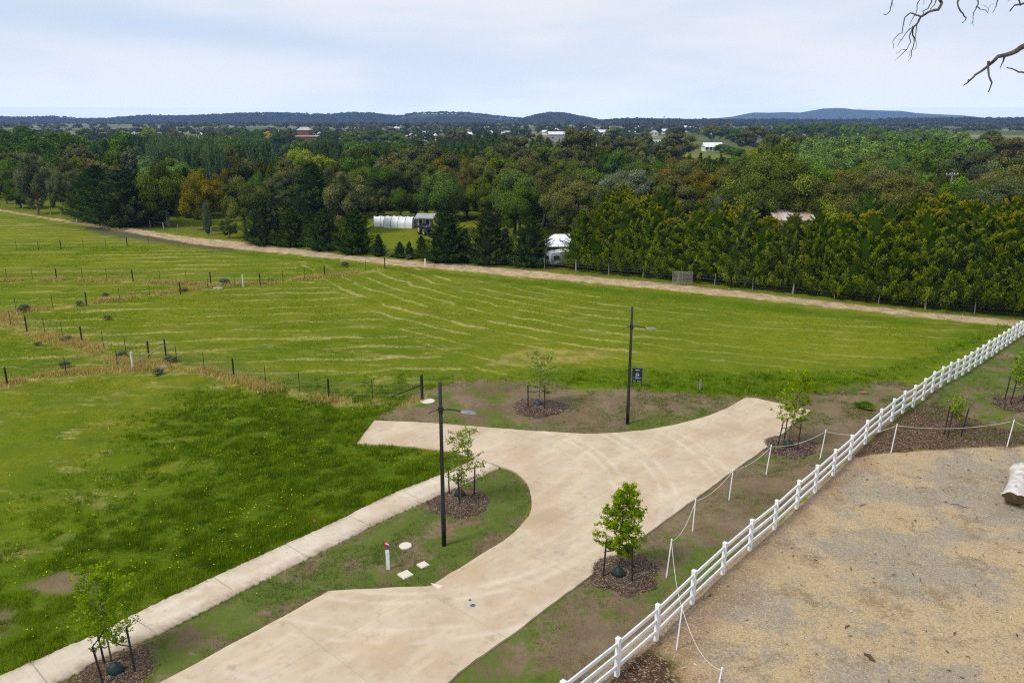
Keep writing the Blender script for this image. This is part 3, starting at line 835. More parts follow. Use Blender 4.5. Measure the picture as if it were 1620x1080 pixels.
def lush_grass():
    r = np.random.default_rng(77)
    X = r.uniform(-34, 0, 330000); Y = r.uniform(17, 60, 330000); dd = sdf(REG['lush'], X, Y)
    k = (r.random(len(X)) < ss(dd + 5 * (vnoise(X, Y, .3, 3) - .5), -7.0, 5.0) ** 1.3 * .85) & (vnoise(X, Y, .5, 3) + .3 * r.random(len(X)) > .42)
    k &= (sdf(REG['bare'], X, Y) < -.1)
    k |= (dd > 0) & (ldist(GP(PATH_L), X, Y) < 1.5)
    k &= (sdf(REG['path'], X, Y) < -.03) & (sdf(REG['isle'], X, Y) < -.03) & (sdf(REG['drive'], X, Y) < -.03) & (sdf(REG['bank'], X, Y) < .3)
    X, Y = X[k], Y[k]
    X2, Y2 = inpoly(REG['lush2'], 60000, r); d2 = sdf(REG['lush2'], X2, Y2); k = r.random(len(X2)) < ss(d2, 0, 2.0) * .6; X2, Y2 = X2[k], Y2[k]
    X = np.concatenate([X, X2]); Y = np.concatenate([Y, Y2])
    c = vnoise(X, Y, 1.4, 3); c2 = vnoise(X + 40, Y, 2.6, 2); big = vnoise(X, Y, .16, 2)
    h = .04 + .20 * ss(c, .3, .7)
    var = np.clip(.15 + 1.3 * (c2 - .5) + .6 * c + .4 * (big - .5), 0, 1)
    blades('grass', X, Y, h, .012, 7, .07, 'grass', 'long dark green lush grass beside the footpath', var)
    # yellow flower flecks
    X, Y = inpoly(REG['lush'], 16000, r); X = X - 2.5 * r.random(len(X)); k = (vnoise(X, Y, .45, 3) > .55) & (r.random(len(X)) < .6) & (ldist(GP(PATH_L), X, Y) > .4)
    X, Y = np.concatenate([X[k], r.uniform(-22, -8, 900)]), np.concatenate([Y[k], r.uniform(20, 38, 900)]); k = np.ones(len(X), bool)
    kk = r.random(len(X)) < .18; X, Y = X[kk], Y[kk]; n = len(X)
    Pq = np.stack([X + .05 * r.normal(size=n), Y + .05 * r.normal(size=n), .10 + .12 * r.random(n)], -1); Nq = unit(np.array([0, -.3, 1.]) + .3 * rdir(r, n)); Tq = rdir(r, n); Tq = unit(Tq - Nq * (Tq * Nq).sum(1, keepdims=True)); Lq = .03 + .03 * r.random(n)
    V, Fi, v_, t_ = cards(Pq, Tq, Nq, Lq, Lq, r.random(n), np.zeros(n))
    tag(link('wildflowers', np_mesh('wildflowers', V, Fi, 4, {'var': v_, 'tip': t_}), None, LM['yellow']), 'small yellow wildflowers scattered in the long grass', kind='stuff')
    # short growth on the isle and bank
    Xs = []; Ys = []
    for kx, nn, th in (('isle', 44000, .46), ('bank', 90000, .51), ('east', 40000, .45)):
        x, y = inpoly(REG[kx], nn, r); q = (vnoise(x, y, .75, 4) + .10 * r.random(len(x)) > th) & (y < 75)
        q &= sdf(REG['drive'], x, y) < -.05
        q &= sdf(REG['yard'], x, y) < -.1
        Xs.append(x[q]); Ys.append(y[q])
    X = np.concatenate(Xs); Y = np.concatenate(Ys)
    blades('short_grass', X, Y, .02 + .06 * r.random(len(X)), .010, 6, .06, 'sparse', 'sparse short grass coming up through bare earth')
    # grass leaning over the concrete edges
    E = jag([G(*p) for p in PATH_L], .06, .0)[:-1]
    E = [p for p in E if p[1] < 60]
    X = np.array([p[0] for p in E]); Y = np.array([p[1] for p in E]); X = X + r.normal(size=len(X)) * .05; Y = Y + r.normal(size=len(Y)) * .05
    blades('edge_grass', X - .05, Y + .05, .06 + .08 * r.random(len(X)), .010, 5, .05, 'grass', 'grass overhanging the footpath edge')
    E = jag([G(*q_) for q_ in [(276.7, 991.7), (413, 920), (520, 936)] + [(600, 932), (676, 928)] + d_left], .05, .0); E = E[:-1]
    X = np.array([e[0] for e in E]); Y = np.array([e[1] for e in E]); X = X + r.normal(size=len(X)) * .05; Y = Y + r.normal(size=len(Y)) * .05
    k = (vnoise(X, Y, 1.5, 3) > .42) & (sdf(REG['drive'], X, Y) < .05) & (sdf(REG['isle'], X, Y) > -.12); X, Y = X[k], Y[k]
    blades('kerb_grass', X, Y, .03 + .06 * r.random(len(X)), .009, 6, .05, 'sparse', 'short grass creeping over the driveway edge of the isle')
    # rough pasture further out, coarse tufts
    x = r.uniform(-60, 45, 420000); y = 20 + 78 * r.random(420000) ** .8
    k = (np.abs(x) < y * .68) & (sdf(REG['yard'], x, y) < -1) & (sdf(REG['bank'], x, y) < 0) & (sdf(REG['east'], x, y) < 0) & (sdf(REG['drive'], x, y) < -.5) & (sdf(REG['track'], x, y) < -.3) & (sdf(REG['farlawn'], x, y) < -.5) & (sdf(REG['lush'], x, y) < 0)
    k &= (vnoise(x, y, .35, 3) + .35 * (r.random(len(x)) - .5) > .52) & (r.random(len(x)) < np.clip(45 / y, 0, 1) * .75)
    k &= (y > 52) | (x < -9)
    x, y = x[k], y[k]
    blades('pasture_grass', x, y, .04 + .07 * r.random(len(x)), .012, 4, .16, 'grass', 'short bright green pasture grass', .55 + .5 * vnoise(x, y, .2, 2))
    # dry grass under the fences
    Xs = []; Ys = []
    for ln, w in RUST_LINES[:4]:
        P, L = resample(ln, int(2 * 1600))
        P = np.array(P); t = r.normal(size=P.shape) * w * .42
        Xs.append(P[:, 0] + t[:, 0]); Ys.append(P[:, 1] + t[:, 1])
    X = np.concatenate(Xs); Y = np.concatenate(Ys)
    k = (vnoise(X, Y, .5, 3) + .3 * (r.random(len(X)) - .5) > .55); X, Y = X[k], Y[k]
    blades('dry_grass', X, Y, .15 + .22 * r.random(len(X)), .016, 6, .16, 'drygrass', 'long orange brown dry grass under the wire fences')
    x = r.uniform(2, 26, 5200); y = r.uniform(18, 46, 5200); k = (sdf(REG['yard'], x, y) > .5) & (vnoise(x, y, .6, 3) + .2 * r.random(len(x)) > .72); x, y = x[k], y[k]
    blades('yard_grass', x, y, .03 + .06 * r.random(len(x)), .010, 7, .09, 'sparse', 'a few small grass tufts growing through the wood chips')
    n = 2600; x = r.uniform(2, 30, n); y = r.uniform(18, 46, n); k = sdf(REG['yard'], x, y) > .3; x, y = x[k], y[k]; n = len(x)
    Pq = np.stack([x, y, np.full(n, .055)], -1); Nq = unit(np.array([0, 0, 1.]) + .35 * rdir(r, n)); Tq = rdir(r, n); Tq = unit(Tq - Nq * (Tq * Nq).sum(1, keepdims=True)); Lq = .06 + .16 * r.random(n) ** 3
    V, Fi, v_, t_ = cards(Pq, Tq, Nq, Lq, Lq * .3, r.random(n), np.zeros(n))
    tag(link('litter', np_mesh('litter', V, Fi, 4, {'var': v_, 'tip': t_}), None, LM['litter']), 'loose bark pieces and twigs strewn over the wood chips', kind='stuff')
    # straw lying on the track
    X, Y = inpoly(REG['track'], 90000, r); k = (Y < 140); X, Y = X[k], Y[k]
    blades('straw', X, Y, .04 + .10 * r.random(len(X)), .02, 3, .2, 'strawm', 'loose pale straw spread over the track')
LM['strawm'] = leaf_mat('straw_stem', L3((.26, .185, .11), (.46, .35, .22), (.60, .48, .32)), hue=0, val=0, transl=.1)
lush_grass()

# ------------------------------------------------------------------ plain materials
WHITE = plain('white_painted_rail', (.78, .78, .78), .5, 0, .05, 2.2, dirt=(.58, .55, .49))
WHITEP = plain('white_plastic_post', (.78, .79, .80), .4, 0, .04, 12)
BLACK = plain('black_powder_coat', (.012, .012, .013), .35, .0, .3, 20, .5)
STAKE = plain('black_timber_stake', (.016, .015, .014), .7, 0, .4, 25)
DKPOST = plain('dark_stained_post', (.022, .020, .017), .85, 0, .4, 12)
GREYWOOD = plain('weathered_grey_wood', (.24, .22, .20), .9, 0, .3, 14)
WIRE = plain('galvanised_wire', (.10, .11, .10), .5, .4, .1, 10)
TIE = plain('black_rubber_tie', (.015, .015, .015), .6)
BAG = plain('dark_green_watering_bag', (.004, .022, .017), .55, 0, .3, 20)
LENS = plain('luminaire_grey_lens', (.30, .32, .34), .25, 0, .1, 20)
ROPE = plain('white_rope', (.66, .64, .60), .8, 0, .1, 60)
CONCL = plain('pale_concrete_cover', (.62, .56, .47), .85, 0, .12, 25, dirt=(.45, .38, .30))

def H_at(Y, py): return H - Y * ratio(py)

# ------------------------------------------------------------------ street lamps
def lamp(bx, by, top, arm_y, label):
    x, y = G(bx, by); h = H_at(y, top); ha = H_at(y, arm_y)
    r = empty('street_lamp', (x, y, 0), 0, label, 'street lamp', 'black street lamps beside the driveway')
    b = MB(); b.lathe((0, 0, 0), [(.085, -.05), (.085, 1.35), (.078, 1.40), (.068, h * .55), (.058, h - .01), (.050, h)], 16); b.build('pole', BLACK, r, True)
    b = MB(); b.box((0, -.083, .75), (.09, .02, .32), bev=.005); b.build('access_panel', BLACK, r)
    b = MB(); b.lathe((0, 0, ha - .13), [(.085, 0), (.085, .24)], 16); b.build('bracket', BLACK, r)
    s = mpp(y)
    b = MB()
    b.tube([(-.42, 0, ha - .14), (-.30, 0, ha - .06), (-.12, 0, ha + .0), (0, 0, ha)], [.012, .022, .028, .030], 8)
    b.tube([(0, 0, ha), (.25, 0, ha + .02), (.55, 0, ha - .02), (.80, 0, ha - .09)], [.030, .030, .028, .026], 8); b.build('arm', BLACK, r, True)
    b = MB(); vs = []; fs = []
    prof = [(.70, .05, .03), (.80, .10, .045), (.95, .15, .055), (1.12, .15, .045), (1.24, .10, .02)]
    hd = MB()
    for px_, w, t in prof: pass
    ring = []
    for px_, w, t in prof:
        z = ha - .09 - (px_ - .8) * .12
        ring.append([(px_, -w, z), (px_, -w * .6, z + t), (px_, w * .6, z + t), (px_, w, z), (px_, w * .8, z - .02), (px_, -w * .8, z - .02)])
    V = [p for q in ring for p in q]; Fq = []
    for i in range(len(ring) - 1):
        for k in range(6): Fq.append((i * 6 + k, i * 6 + (k + 1) % 6, (i + 1) * 6 + (k + 1) % 6, (i + 1) * 6 + k))
    Fq += [tuple(range(6)), tuple(range(len(V) - 1, len(V) - 7, -1))]
    hd.add(V, Fq); lh = hd.build('lamp_head', plain('lamp_head_grey', (.16, .17, .18), .4), r)
    b = MB(); b.box((1.0, 0, ha - .14), (.34, .2, .012), tilt=Matrix.Rotation(.12, 3, 'Y')); b.build('lens', LENS, lh)
lamp(702.6, 863, 604, 648, 'tall black street lamp on the grass isle between footpath and driveway')
lamp(992.6, 670.5, 485, 516.5, 'tall black street lamp on the far earth bank beside the navy sign')

# ------------------------------------------------------------------ navy lot sign
def text_mesh(s, size, name, mat, parent, loc, rot, thick=.002):
    cu = bpy.data.curves.new(name, 'FONT'); cu.body = s; cu.size = size; cu.align_x = 'CENTER'; cu.align_y = 'CENTER'; cu.extrude = thick
    tmp = bpy.data.objects.new('tmp', cu); COL.objects.link(tmp)
    bpy.context.view_layer.update()
    me = bpy.data.meshes.new_from_object(tmp.evaluated_get(bpy.context.evaluated_depsgraph_get()))
    bpy.data.objects.remove(tmp); bpy.data.curves.remove(cu)
    o = link(name, me, parent, mat); me.materials.clear(); me.materials.append(mat)
    o.location = loc; o.rotation_euler = rot
    return o
NAVY = plain('navy_sign_board', (.008, .018, .055), .45, 0, .1, 5)
SIGNW = plain('white_sign_lettering', (.60, .64, .68), .6)
x, y = G(1007.4, 611.5)
sg = empty('lot_sign', (x, y, 0), -.12, 'navy blue lot sign on two short legs beside the far street lamp', 'sign')
s = mpp(y); wS = 15.5 * s; hT = H_at(y, 582); hB = H_at(y, 603.8)
b = MB(); b.box((0, 0, (hT + hB) / 2), (wS, .035, hT - hB), bev=.006); b.build('board', NAVY, sg)
for q in (-1, 1):
    b = MB(); b.box((q * wS * .45, .045, hT * .5 - .05), (.05, .05, hT + .05), bev=.004); b.build('leg', DKPOST, sg)
hh = hT - hB
for tx, sz, fz, fx in (('estate', .15, .86, 0), ('Lot', .10, .655, 0), ('24', .30, .50, 0), ('1,188m²', .17, .29, 0), ('Sales', .07, .09, -.27), ('phone', .06, .06, .2)):
    if tx in ('Sales', 'phone', 'estate'):
        # tiny worn lines that cannot be read in the photo
        q = MB(); n = 8 if tx == 'estate' else 5
        L = {'estate': .36, 'Sales': .26, 'phone': .36}[tx] * wS / .9
        for k in range(n):
            hgt = sz * (.62 if k % 3 else .8)
            q.box((fx * wS / .9 * .9 - L / 2 + L * (k + .5) / n, -.0195, hB + fz * hh), (L / n * .6, .003, hgt * .6))
        q.build('small_lettering', SIGNW, sg)
        continue
    text_mesh(tx, sz * wS / .72, 'lettering', SIGNW, sg, (fx * wS, -.0195, hB + fz * hh), (pi / 2, 0, 0))

# ------------------------------------------------------------------ marker post, covers, small things on the isle
x, y = G(614, 900)
mp = empty('marker_post', (x, y, 0), .25, 'white service marker post with a red and violet top', 'marker post')
ht = H_at(y, 856)
b = MB(); b.box((0, 0, ht * .36 - .03), (.125, .045, ht * .72 + .06), bev=.006); b.build('post', WHITEP, mp)
b = MB(); b.box((0, 0, ht * .76), (.127, .047, ht * .09), bev=.004); b.build('violet_band', plain('violet_plastic', (.10, .06, .30), .5), mp)
b = MB(); b.box((0, 0, ht * .89), (.127, .047, ht * .165), bev=.006); b.build('red_cap', plain('red_plastic', (.50, .015, .03), .5), mp)
b = MB(); b.add([(-.05, -.0255, ht * .97), (-.05, -.0255, ht * .92), (.01, -.0255, ht * .90), (.06, -.0255, ht * .86), (.06, -.0255, ht * .91), (.015, -.0255, ht * .945)], [(0, 1, 2, 5), (5, 2, 3, 4)]); b.build('sticker', WHITEP, mp)
def cover(name, px, py, w, rz, label, rnd=False):
    x, y = G(px, py); b = MB()
    if rnd: b.lathe((0, 0, 0), [(w / 2, -.05), (w / 2, .045), (w / 2 - .02, .06), (w / 2 - .05, .055), (w / 2 - .07, .06)], 28)
    else:
        b.box((0, 0, .01), (w, w, .1), bev=.012); b.box((0, 0, .062), (w * .72, w * .72, .012), bev=.004)
    o = b.build(name, CONCL); o.location = (x, y, 0); o.rotation_euler = (0, 0, rz); tag(o, label, 'service cover', 'service covers on the isle')
cover('service_cover', 641.5, 864, .46, 0, 'round pale concrete service cover in the grass isle', True)
cover('service_cover', 641.5, 909.7, .40, .72, 'square pale concrete cover nearest the driveway corner')
cover('service_cover', 669.3, 894.3, .33, .70, 'smaller square concrete cover up from the driveway edge')
x, y = G(676.5, 635); b = MB(); b.lathe((0, 0, 0), [(.4, -.05), (.4, .05), (.34, .07)], 24); o = b.build('service_cover', CONCL); o.location = (x, y, 0)
tag(o, 'round pale concrete cover beside the black fence end post', 'service cover', 'service covers on the isle')
b = MB(); b.prism([G(682, 925), G(702, 929), G(693, 935)], .05, .082); tag(b.build('concrete_patch', CONCL), 'paler triangle of fresh concrete at the driveway corner', 'concrete patch')
x, y = G(748, 960.3); b = MB(); b.lathe((0, 0, 0), [(.085, .0), (.085, .005), (.06, .012)], 18); o = b.build('blue_disc', plain('blue_paint', (.03, .10, .32), .5)); o.location = (x, y, .076); tag(o, 'small blue marker disc set in the driveway', 'marker disc')
x, y = G(743.5, 951.8); b = MB(); b.lathe((0, 0, 0), [(.05, .0), (.05, .004)], 14); o = b.build('survey_mark', plain('brown_steel', (.10, .07, .05), .7)); o.location = (x, y, .076); tag(o, 'small brown survey mark in the concrete driveway', 'survey mark')
x, y = G(495.3, 833); fl = empty('marker_flag', (x, y, 0), .4, 'tiny pink survey flag in the long grass by the footpath', 'marker flag')
b = MB(); b.tube([(0, 0, 0), (.01, 0, .28)], .005, 5); b.build('stem', WIRE, fl)
b = MB(); b.add([(.01, 0, .30), (.13, .02, .27), (.12, .03, .18), (.01, 0, .19)], [(0, 1, 2, 3)]); b.build('pennant', plain('pink_flagging', (.75, .16, .16), .6), fl)
x, y = G(1107.5, 617.5); b = MB(); b.box((0, 0, .3), (.09, .07, .72), rz=.3, bev=.01); o = b.build('timber_peg', GREYWOOD); o.location = (x, y, 0); tag(o, 'short timber survey peg in the grass behind the driveway', 'peg')

# ------------------------------------------------------------------ street saplings with stakes, ties, bags and mulch
mulch_m = NT('bark_chips'); _v = mulch_m.attr('var')
mulch_m.bsdf(mulch_m.ramp(_v, [(0, (.055, .036, .026)), (.45, (.145, .098, .068)), (.75, (.27, .20, .145)), (1, (.55, .46, .36))]), .9, 0, None, .1)
MULCH = mulch_m.m
def mulch_ring(x, y, r0, seed, label):
    r = np.random.default_rng(seed); n = 9000
    a = r.uniform(0, 2 * pi, n); q = np.sqrt(r.random(n)) * r0 * (1 + .10 * np.sin(3 * a + seed) + .08 * np.sin(7 * a))
    spill = r.random(n) < .06; q = np.where(spill, q * 1.25, q)
    hz = .13 * np.clip(1 - (q / r0) ** 2, 0, 1) + .01
    P = np.stack([x + q * np.cos(a), y + q * np.sin(a), hz + .02 * r.random(n)], -1)
    T = rdir(r, n); T[:, 2] *= .3; N = unit(np.array([0, 0, 1.]) + .5 * rdir(r, n)); T = unit(T - N * (T * N).sum(1, keepdims=True))
    L = r.uniform(.04, .11, n)
    V, Fi, var, tip = cards(P, T, N, L, L * .45, r.random(n) ** 1.2 * (.6 + .4 * vnoise(P[:, 0], P[:, 1], 2, 2)), np.zeros(n))
    # solid mound under the chips
    k = 28; base = len(V); MV = [(x, y, .125)]; MF = []
    for j, (f, zz) in enumerate(((.35, .115), (.7, .07), (1.0, -.02))):
        for i in range(k):
            A = 2 * pi * i / k; R = r0 * f * (1 + .10 * sin(3 * A + seed) + .08 * sin(7 * A)); MV.append((x + R * cos(A), y + R * sin(A), zz))
    for i in range(k):
        MF.append((base, base + 1 + i, base + 1 + (i + 1) % k, base + 1 + (i + 1) % k))
    for j in range(2):
        for i in range(k):
            a0 = base + 1 + j * k + i; b0 = base + 1 + j * k + (i + 1) % k
            MF.append((a0, a0 + k, b0 + k, b0))
    fl = [list(Fi.reshape(-1, 4)[i]) for i in range(n)] + [list(f) if len(set(f)) == 4 else [f[0], f[1], f[2]] for f in MF]
    me = bpy.data.meshes.new('mulch'); allV = np.concatenate([V, np.array(MV)])
    me.from_pydata([tuple(p) for p in allV], [], fl)
    at = me.attributes.new('var', 'FLOAT', 'POINT'); at.data.foreach_set('value', np.concatenate([var, np.full(len(MV), .25)]).astype(np.float32))
    me.update(); tag(link('mulch', me, None, MULCH), label, kind='stuff')

def sapling(px, py, top, wpx, stakes, tie_y, bag, label, where, seed, leaves=2600, low=.30, dens=1.0, off=0.0, spread_low=.0, bagm=None, ring=1.15):
    x, y = G(px, py); s = mpp(y); h = H_at(y, top); w = wpx * s
    r = np.random.default_rng(seed); rr = random.Random(seed)
    root = empty('sapling', (x, y, 0), 0, label, 'young tree', 'staked young street trees')
    tb = MB(); ox = off * s
    tp = [(0, 0, -.05), (ox * .25 + rr.uniform(-.03, .03), 0, h * .3), (ox * .7, .03, h * .62), (ox, 0, h * .97)]
    tb.tube(tp, [.032, .024, .014, .004], 8)
    Ps = []; Ns = []; Bv = []
    nb = int(34 * dens) + 8
    for i in range(nb):
        f = low + (1 - low) * (i + rr.random()) / nb * .93
        t = min(f / .97, .999); seg = 0 if t < .31 else (1 if t < .64 else 2); tt = (t - (0, .31, .64)[seg]) / (.31, .33, .33)[seg]; tt = min(max(tt, 0), 1)
        p0 = Vector(tp[seg]).lerp(Vector(tp[seg + 1]), tt)
        a = i * 2.4 + rr.uniform(-.5, .5)
        env = w / 2 * (1 - ((f - (low + .28 + spread_low)) / (1.02 - low)) ** 2 * 1.6); env = max(env, .12 * w)
        ln = env * rr.uniform(.55, 1.15); el = rr.uniform(.15, .75) - spread_low
        d = Vector((cos(a), sin(a), el)).normalized()
        p1 = p0 + d * ln * .55; p2 = p0 + d * ln + Vector((0, 0, -.06 * ln))
        tb.tube([p0, p1, p2], [.009, .006, .002], 5)
        tw = []
        for k in range(5):
            q = p0.lerp(p2, rr.uniform(.3, .95)); e = q + Vector((rr.uniform(-1, 1), rr.uniform(-1, 1), rr.uniform(-.3, .9))).normalized() * ln * rr.uniform(.18, .38)
            tb.tube([q, e], [.004, .0015], 3); tw.append((q, e))
        tw.append((p0.lerp(p2, .35), p2))
        m = int(leaves / nb)
        for k in range(m):
            q, e = tw[rr.randrange(len(tw))]; c = q.lerp(e, rr.random() ** .6)
            g = .03 + .02 * rr.random()
            Ps.append((c.x + rr.gauss(0, g), c.y + rr.gauss(0, g), c.z + rr.gauss(0, g))); Bv.append(.5 * (i * .618 % 1))
    P = np.array(Ps); n = len(P); N = unit(np.array([0, 0, .8]) + rdir(r, n)); T = rdir(r, n) + np.array([0, 0, -.3]); T = unit(T - N * (T * N).sum(1, keepdims=True))
    L = r.uniform(.06, .12, n) * (1 if y < 35 else 1.35); V, Fi, var, tip = cards(P, T, N, L, L * .55, np.clip(np.array(Bv) + .5 * r.random(n), 0, 1), P[:, 2] * 0)
    tb.build('trunk', BARK['young'], root, True)
    link('crown', np_mesh('crown', V, Fi, 4, {'var': var, 'tip': tip}), root, LM['sapling'])
    sp = []
    for k, (ax, ay, bx, by) in enumerate(stakes):
        gx, gy = G(ax, ay); hk = H_at(gy, by); lean = (bx - ax) * mpp(gy)
        st = empty('tree_stake', (gx, gy, 0), 0, f"{('first', 'second', 'third')[k]} stake from left at the {where}", 'tree stake', 'black stakes round the young trees')
        b = MB(); b.tube([(0, 0, -.1), (lean, 0, hk - .02), (lean, 0, hk)], [.030, .030, .02], 8); b.build('stake', STAKE, st)
        ht = H_at(gy, tie_y); tx, ty = x - gx + ox * .3, y - gy; lx = lean * ht / hk
        mid = ((lx + tx) / 2, ty / 2, ht - .07)
        b = MB(); b.tube([(lx, 0, ht), mid, (tx, ty, ht - .02)], .018, 6)
        b.tube([(lx - .036, 0, ht - .03), (lx, -.038, ht), (lx + .036, 0, ht + .02)], .014, 5); b.build('tie', TIE, st)
    if bag:
        gx, gy = G(*bag); b = MB(); V = []; Fq = []; n = 16
        for j, (f, z) in enumerate(((.95, -.01), (1.08, .06), (1.0, .15), (.72, .24), (.42, .30), (.20, .33))):
            for i in range(n):
                A = 2 * pi * i / n; R = .21 * f * (1 + .10 * sin(4 * A + j) + .07 * rr.uniform(-1, 1)); V.append((R * cos(A), R * sin(A) * .85, z + .02 * rr.uniform(-1, 1)))
        for j in range(5):
            for i in range(n): Fq.append((j * n + i, j * n + (i + 1) % n, (j + 1) * n + (i + 1) % n, (j + 1) * n + i))
        Fq.append(tuple(range(5 * n, 6 * n)))
        b.add(V, Fq); o = b.build('watering_bag', bagm or BAG, None, True); o.location = (gx, gy, .10)
        tag(o, f'green watering bag at the {where}', 'watering bag', 'green watering bags at the young trees')
    if ring: mulch_ring(x + (.25 if seed == 41 else .12 if seed == 43 else 0), y - (.25 if seed == 41 else 0), ring, seed, f'brown bark chips round the {where}')
sapling(178, 1052, 905, 112, [(165, 1086, 157, 1023), (167, 1054, 163, 1004), (215, 1066, 211, 992)], 1022, (184, 1068), 'wide leafy young tree at the near end of the footpath', 'young tree at the near end of the footpath', 41, 3700, .25, 1.2, -6, .05, ring=.95)
sapling(728, 796, 683, 78, [(711, 783, 710, 744), (727, 801, 725.5, 748), (750, 786, 752, 737)], 753, (727, 788), 'light green young tree behind the near street lamp', 'young tree behind the near street lamp', 42, 2300, .22, .9, 6, .05, ring=1.25)
sapling(978, 906, 771, 84, [(954, 915, 957, 855), (1000, 923, 998, 862)], 872, (978.5, 914), 'fullest bright green young tree between driveway and white fence', 'young tree between driveway and white fence', 43, 8500, .20, 1.6, 6, -.02, ring=1.3)
sapling(1246, 705, 593, 74, [(1229, 709.5, 1235, 667), (1239, 702.5, 1242, 661.5), (1261, 714, 1263, 670)], 677, (1246.5, 709), 'airy young tree at the far corner of the driveway', 'young tree at the far driveway corner', 44, 2300, .30, .9, 12, ring=1.35)
sapling(853, 645, 560, 70, [(835.5, 646.5, 835, 608.5), (861.5, 650, 861.5, 609)], 619, (851, 643.5), 'thin young tree alone on the far earth bank', 'young tree on the far earth bank', 45, 1300, .30, .7, 3, .05, plain('blue_watering_bag', (.012, .05, .065), .5), 1.45)
sapling(1510, 681, 632, 34, [(1493.5, 687, 1496, 641.5), (1499, 693, 1501, 649), (1520, 690.5, 1525.5, 645)], 660, None, 'tiny sparse young tree in the bark mulch bed', 'tiny young tree in the mulch bed', 46, 420, .35, .5, 0, ring=None)
sapling(1612, 640, 563, 62, [(1588.5, 636, 1591.5, 595), (1597.5, 642, 1601.5, 602), (1616.5, 638, 1619, 606)], 613, None, 'leafy young tree on the mown grass beyond the white fence', 'young tree on the grass beyond the white fence', 47, 1900, .38, .9, 6, ring=1.3)

# ------------------------------------------------------------------ white post and rail fence
bases = [(890, 1140), (976, 1068), (1038, 1012), (1094.7, 955), (1143.3, 908.3), (1186, 870), (1225, 837.3), (1260, 804), (1289, 778.3), (1317.7, 751.7), (1344, 727.7), (1368.3, 702.7), (1390.7, 683.3), (1410.7, 666), (1427.7, 653.3), (1444.3, 643.3), (1460, 631.7), (1474.3, 620), (1488, 611.7), (1500.7, 604.3), (1512, 599), (1522.7, 593.3), (1532.7, 586.7), (1542.7, 580), (1551.7, 575), (1560.7, 567.3), (1569.3, 563.3), (1576.7, 557.7), (1584.3, 552.7), (1591.7, 547.7), (1598.3, 543.3), (1605, 538.5), (1611.7, 534.3), (1618, 530.3), (1624, 526.5)]
pts = GP(bases)
wf = empty('rail_fence', (pts[0][0], pts[0][1], 0), 0, 'long white post and three rail fence running beside the driveway', 'fence')
o0 = Vector((pts[0][0], pts[0][1], 0))
# even spacing along a smooth line
sm = pts
PH = 1.20
for i, p in enumerate(sm):
    a = sm[max(i - 1, 0)]; c = sm[min(i + 1, len(sm) - 1)]; ang = math.atan2(c[1] - a[1], c[0] - a[0])
    b = MB(); b.box((p[0] - o0.x, p[1] - o0.y, PH / 2 - .05), (.12, .12, PH + .1), rz=ang, bev=.006)
    po = b.build('post', WHITE, wf)
    b = MB(); b.box((p[0] - o0.x, p[1] - o0.y, PH + .012), (.142, .142, .024), rz=ang, bev=.004)
    q = .07; V = [(-q, -q, PH + .024), (q, -q, PH + .024), (q, q, PH + .024), (-q, q, PH + .024), (0, 0, PH + .06)]
    R3 = Matrix.Rotation(ang, 3, 'Z'); V = [tuple(R3 @ Vector(v) + Vector((p[0] - o0.x, p[1] - o0.y, 0))) for v in V]
    b.add(V, [(0, 1, 4), (1, 2, 4), (2, 3, 4), (3, 0, 4)]); b.build('cap', WHITE, po)
for i in range(len(sm) - 1):
    if i > 32: break
    a, c = sm[i], sm[i + 1]; L1 = hypot(c[0] - a[0], c[1] - a[1]); ang = math.atan2(c[1] - a[1], c[0] - a[0])
    for z in (.30, .67, 1.04):
        b = MB(); b.box(((a[0] + c[0]) / 2 - o0.x, (a[1] + c[1]) / 2 - o0.y, z), (L1 - .128, .045, .125), rz=ang, bev=.004); b.build('rail', WHITE, wf)

# ------------------------------------------------------------------ rope barrier
def rope_run(posts, label, sag, rr=.008):
    P = [G(bx, by) for bx, by, tx, ty in posts]
    r = empty('rope_barrier', (P[0][0], P[0][1], 0), 0, label, 'rope barrier')
    tops = []
    for (bx, by, tx, ty), (x, y) in zip(posts, P):
        h = H_at(y, ty); lx = (tx - bx) * mpp(y)
        b = MB(); b.tube([(x - P[0][0], y - P[0][1], -.05), (x - P[0][0] + lx, y - P[0][1], h)], .023, 8)
        b.tube([(x - P[0][0] + lx, y - P[0][1], h), (x - P[0][0] + lx, y - P[0][1], h + .02)], .027, 8); b.build('post', WHITEP, r)
        tops.append(Vector((x - P[0][0] + lx, y - P[0][1], h - .06)))
    for k in range(len(tops) - 1):
        a, c = tops[k], tops[k + 1]; n = 14
        b = MB(); b.tube([a.lerp(c, i / n) + Vector((0, 0, -sag[k] * 4 * (i / n) * (1 - i / n))) for i in range(n + 1)], rr, 6); b.build('rope', ROPE, r, True)
rope_run([(1128, 1125, 1136.7, 1056), (1070, 1027, 1075, 959), (1054, 913, 1059, 853), (1095.5, 841, 1097, 790), (1153, 791, 1156, 742), (1212, 749.5, 1216, 704), (1297, 726, 1301.5, 680), (1409, 717, 1413, 671), (1593, 706, 1597, 664), (1700, 712, 1703, 676)],
         'white rope slung between thin white posts along the driveway edge', [.45, .30, .35, .22, .20, .22, .30, .25, .3])

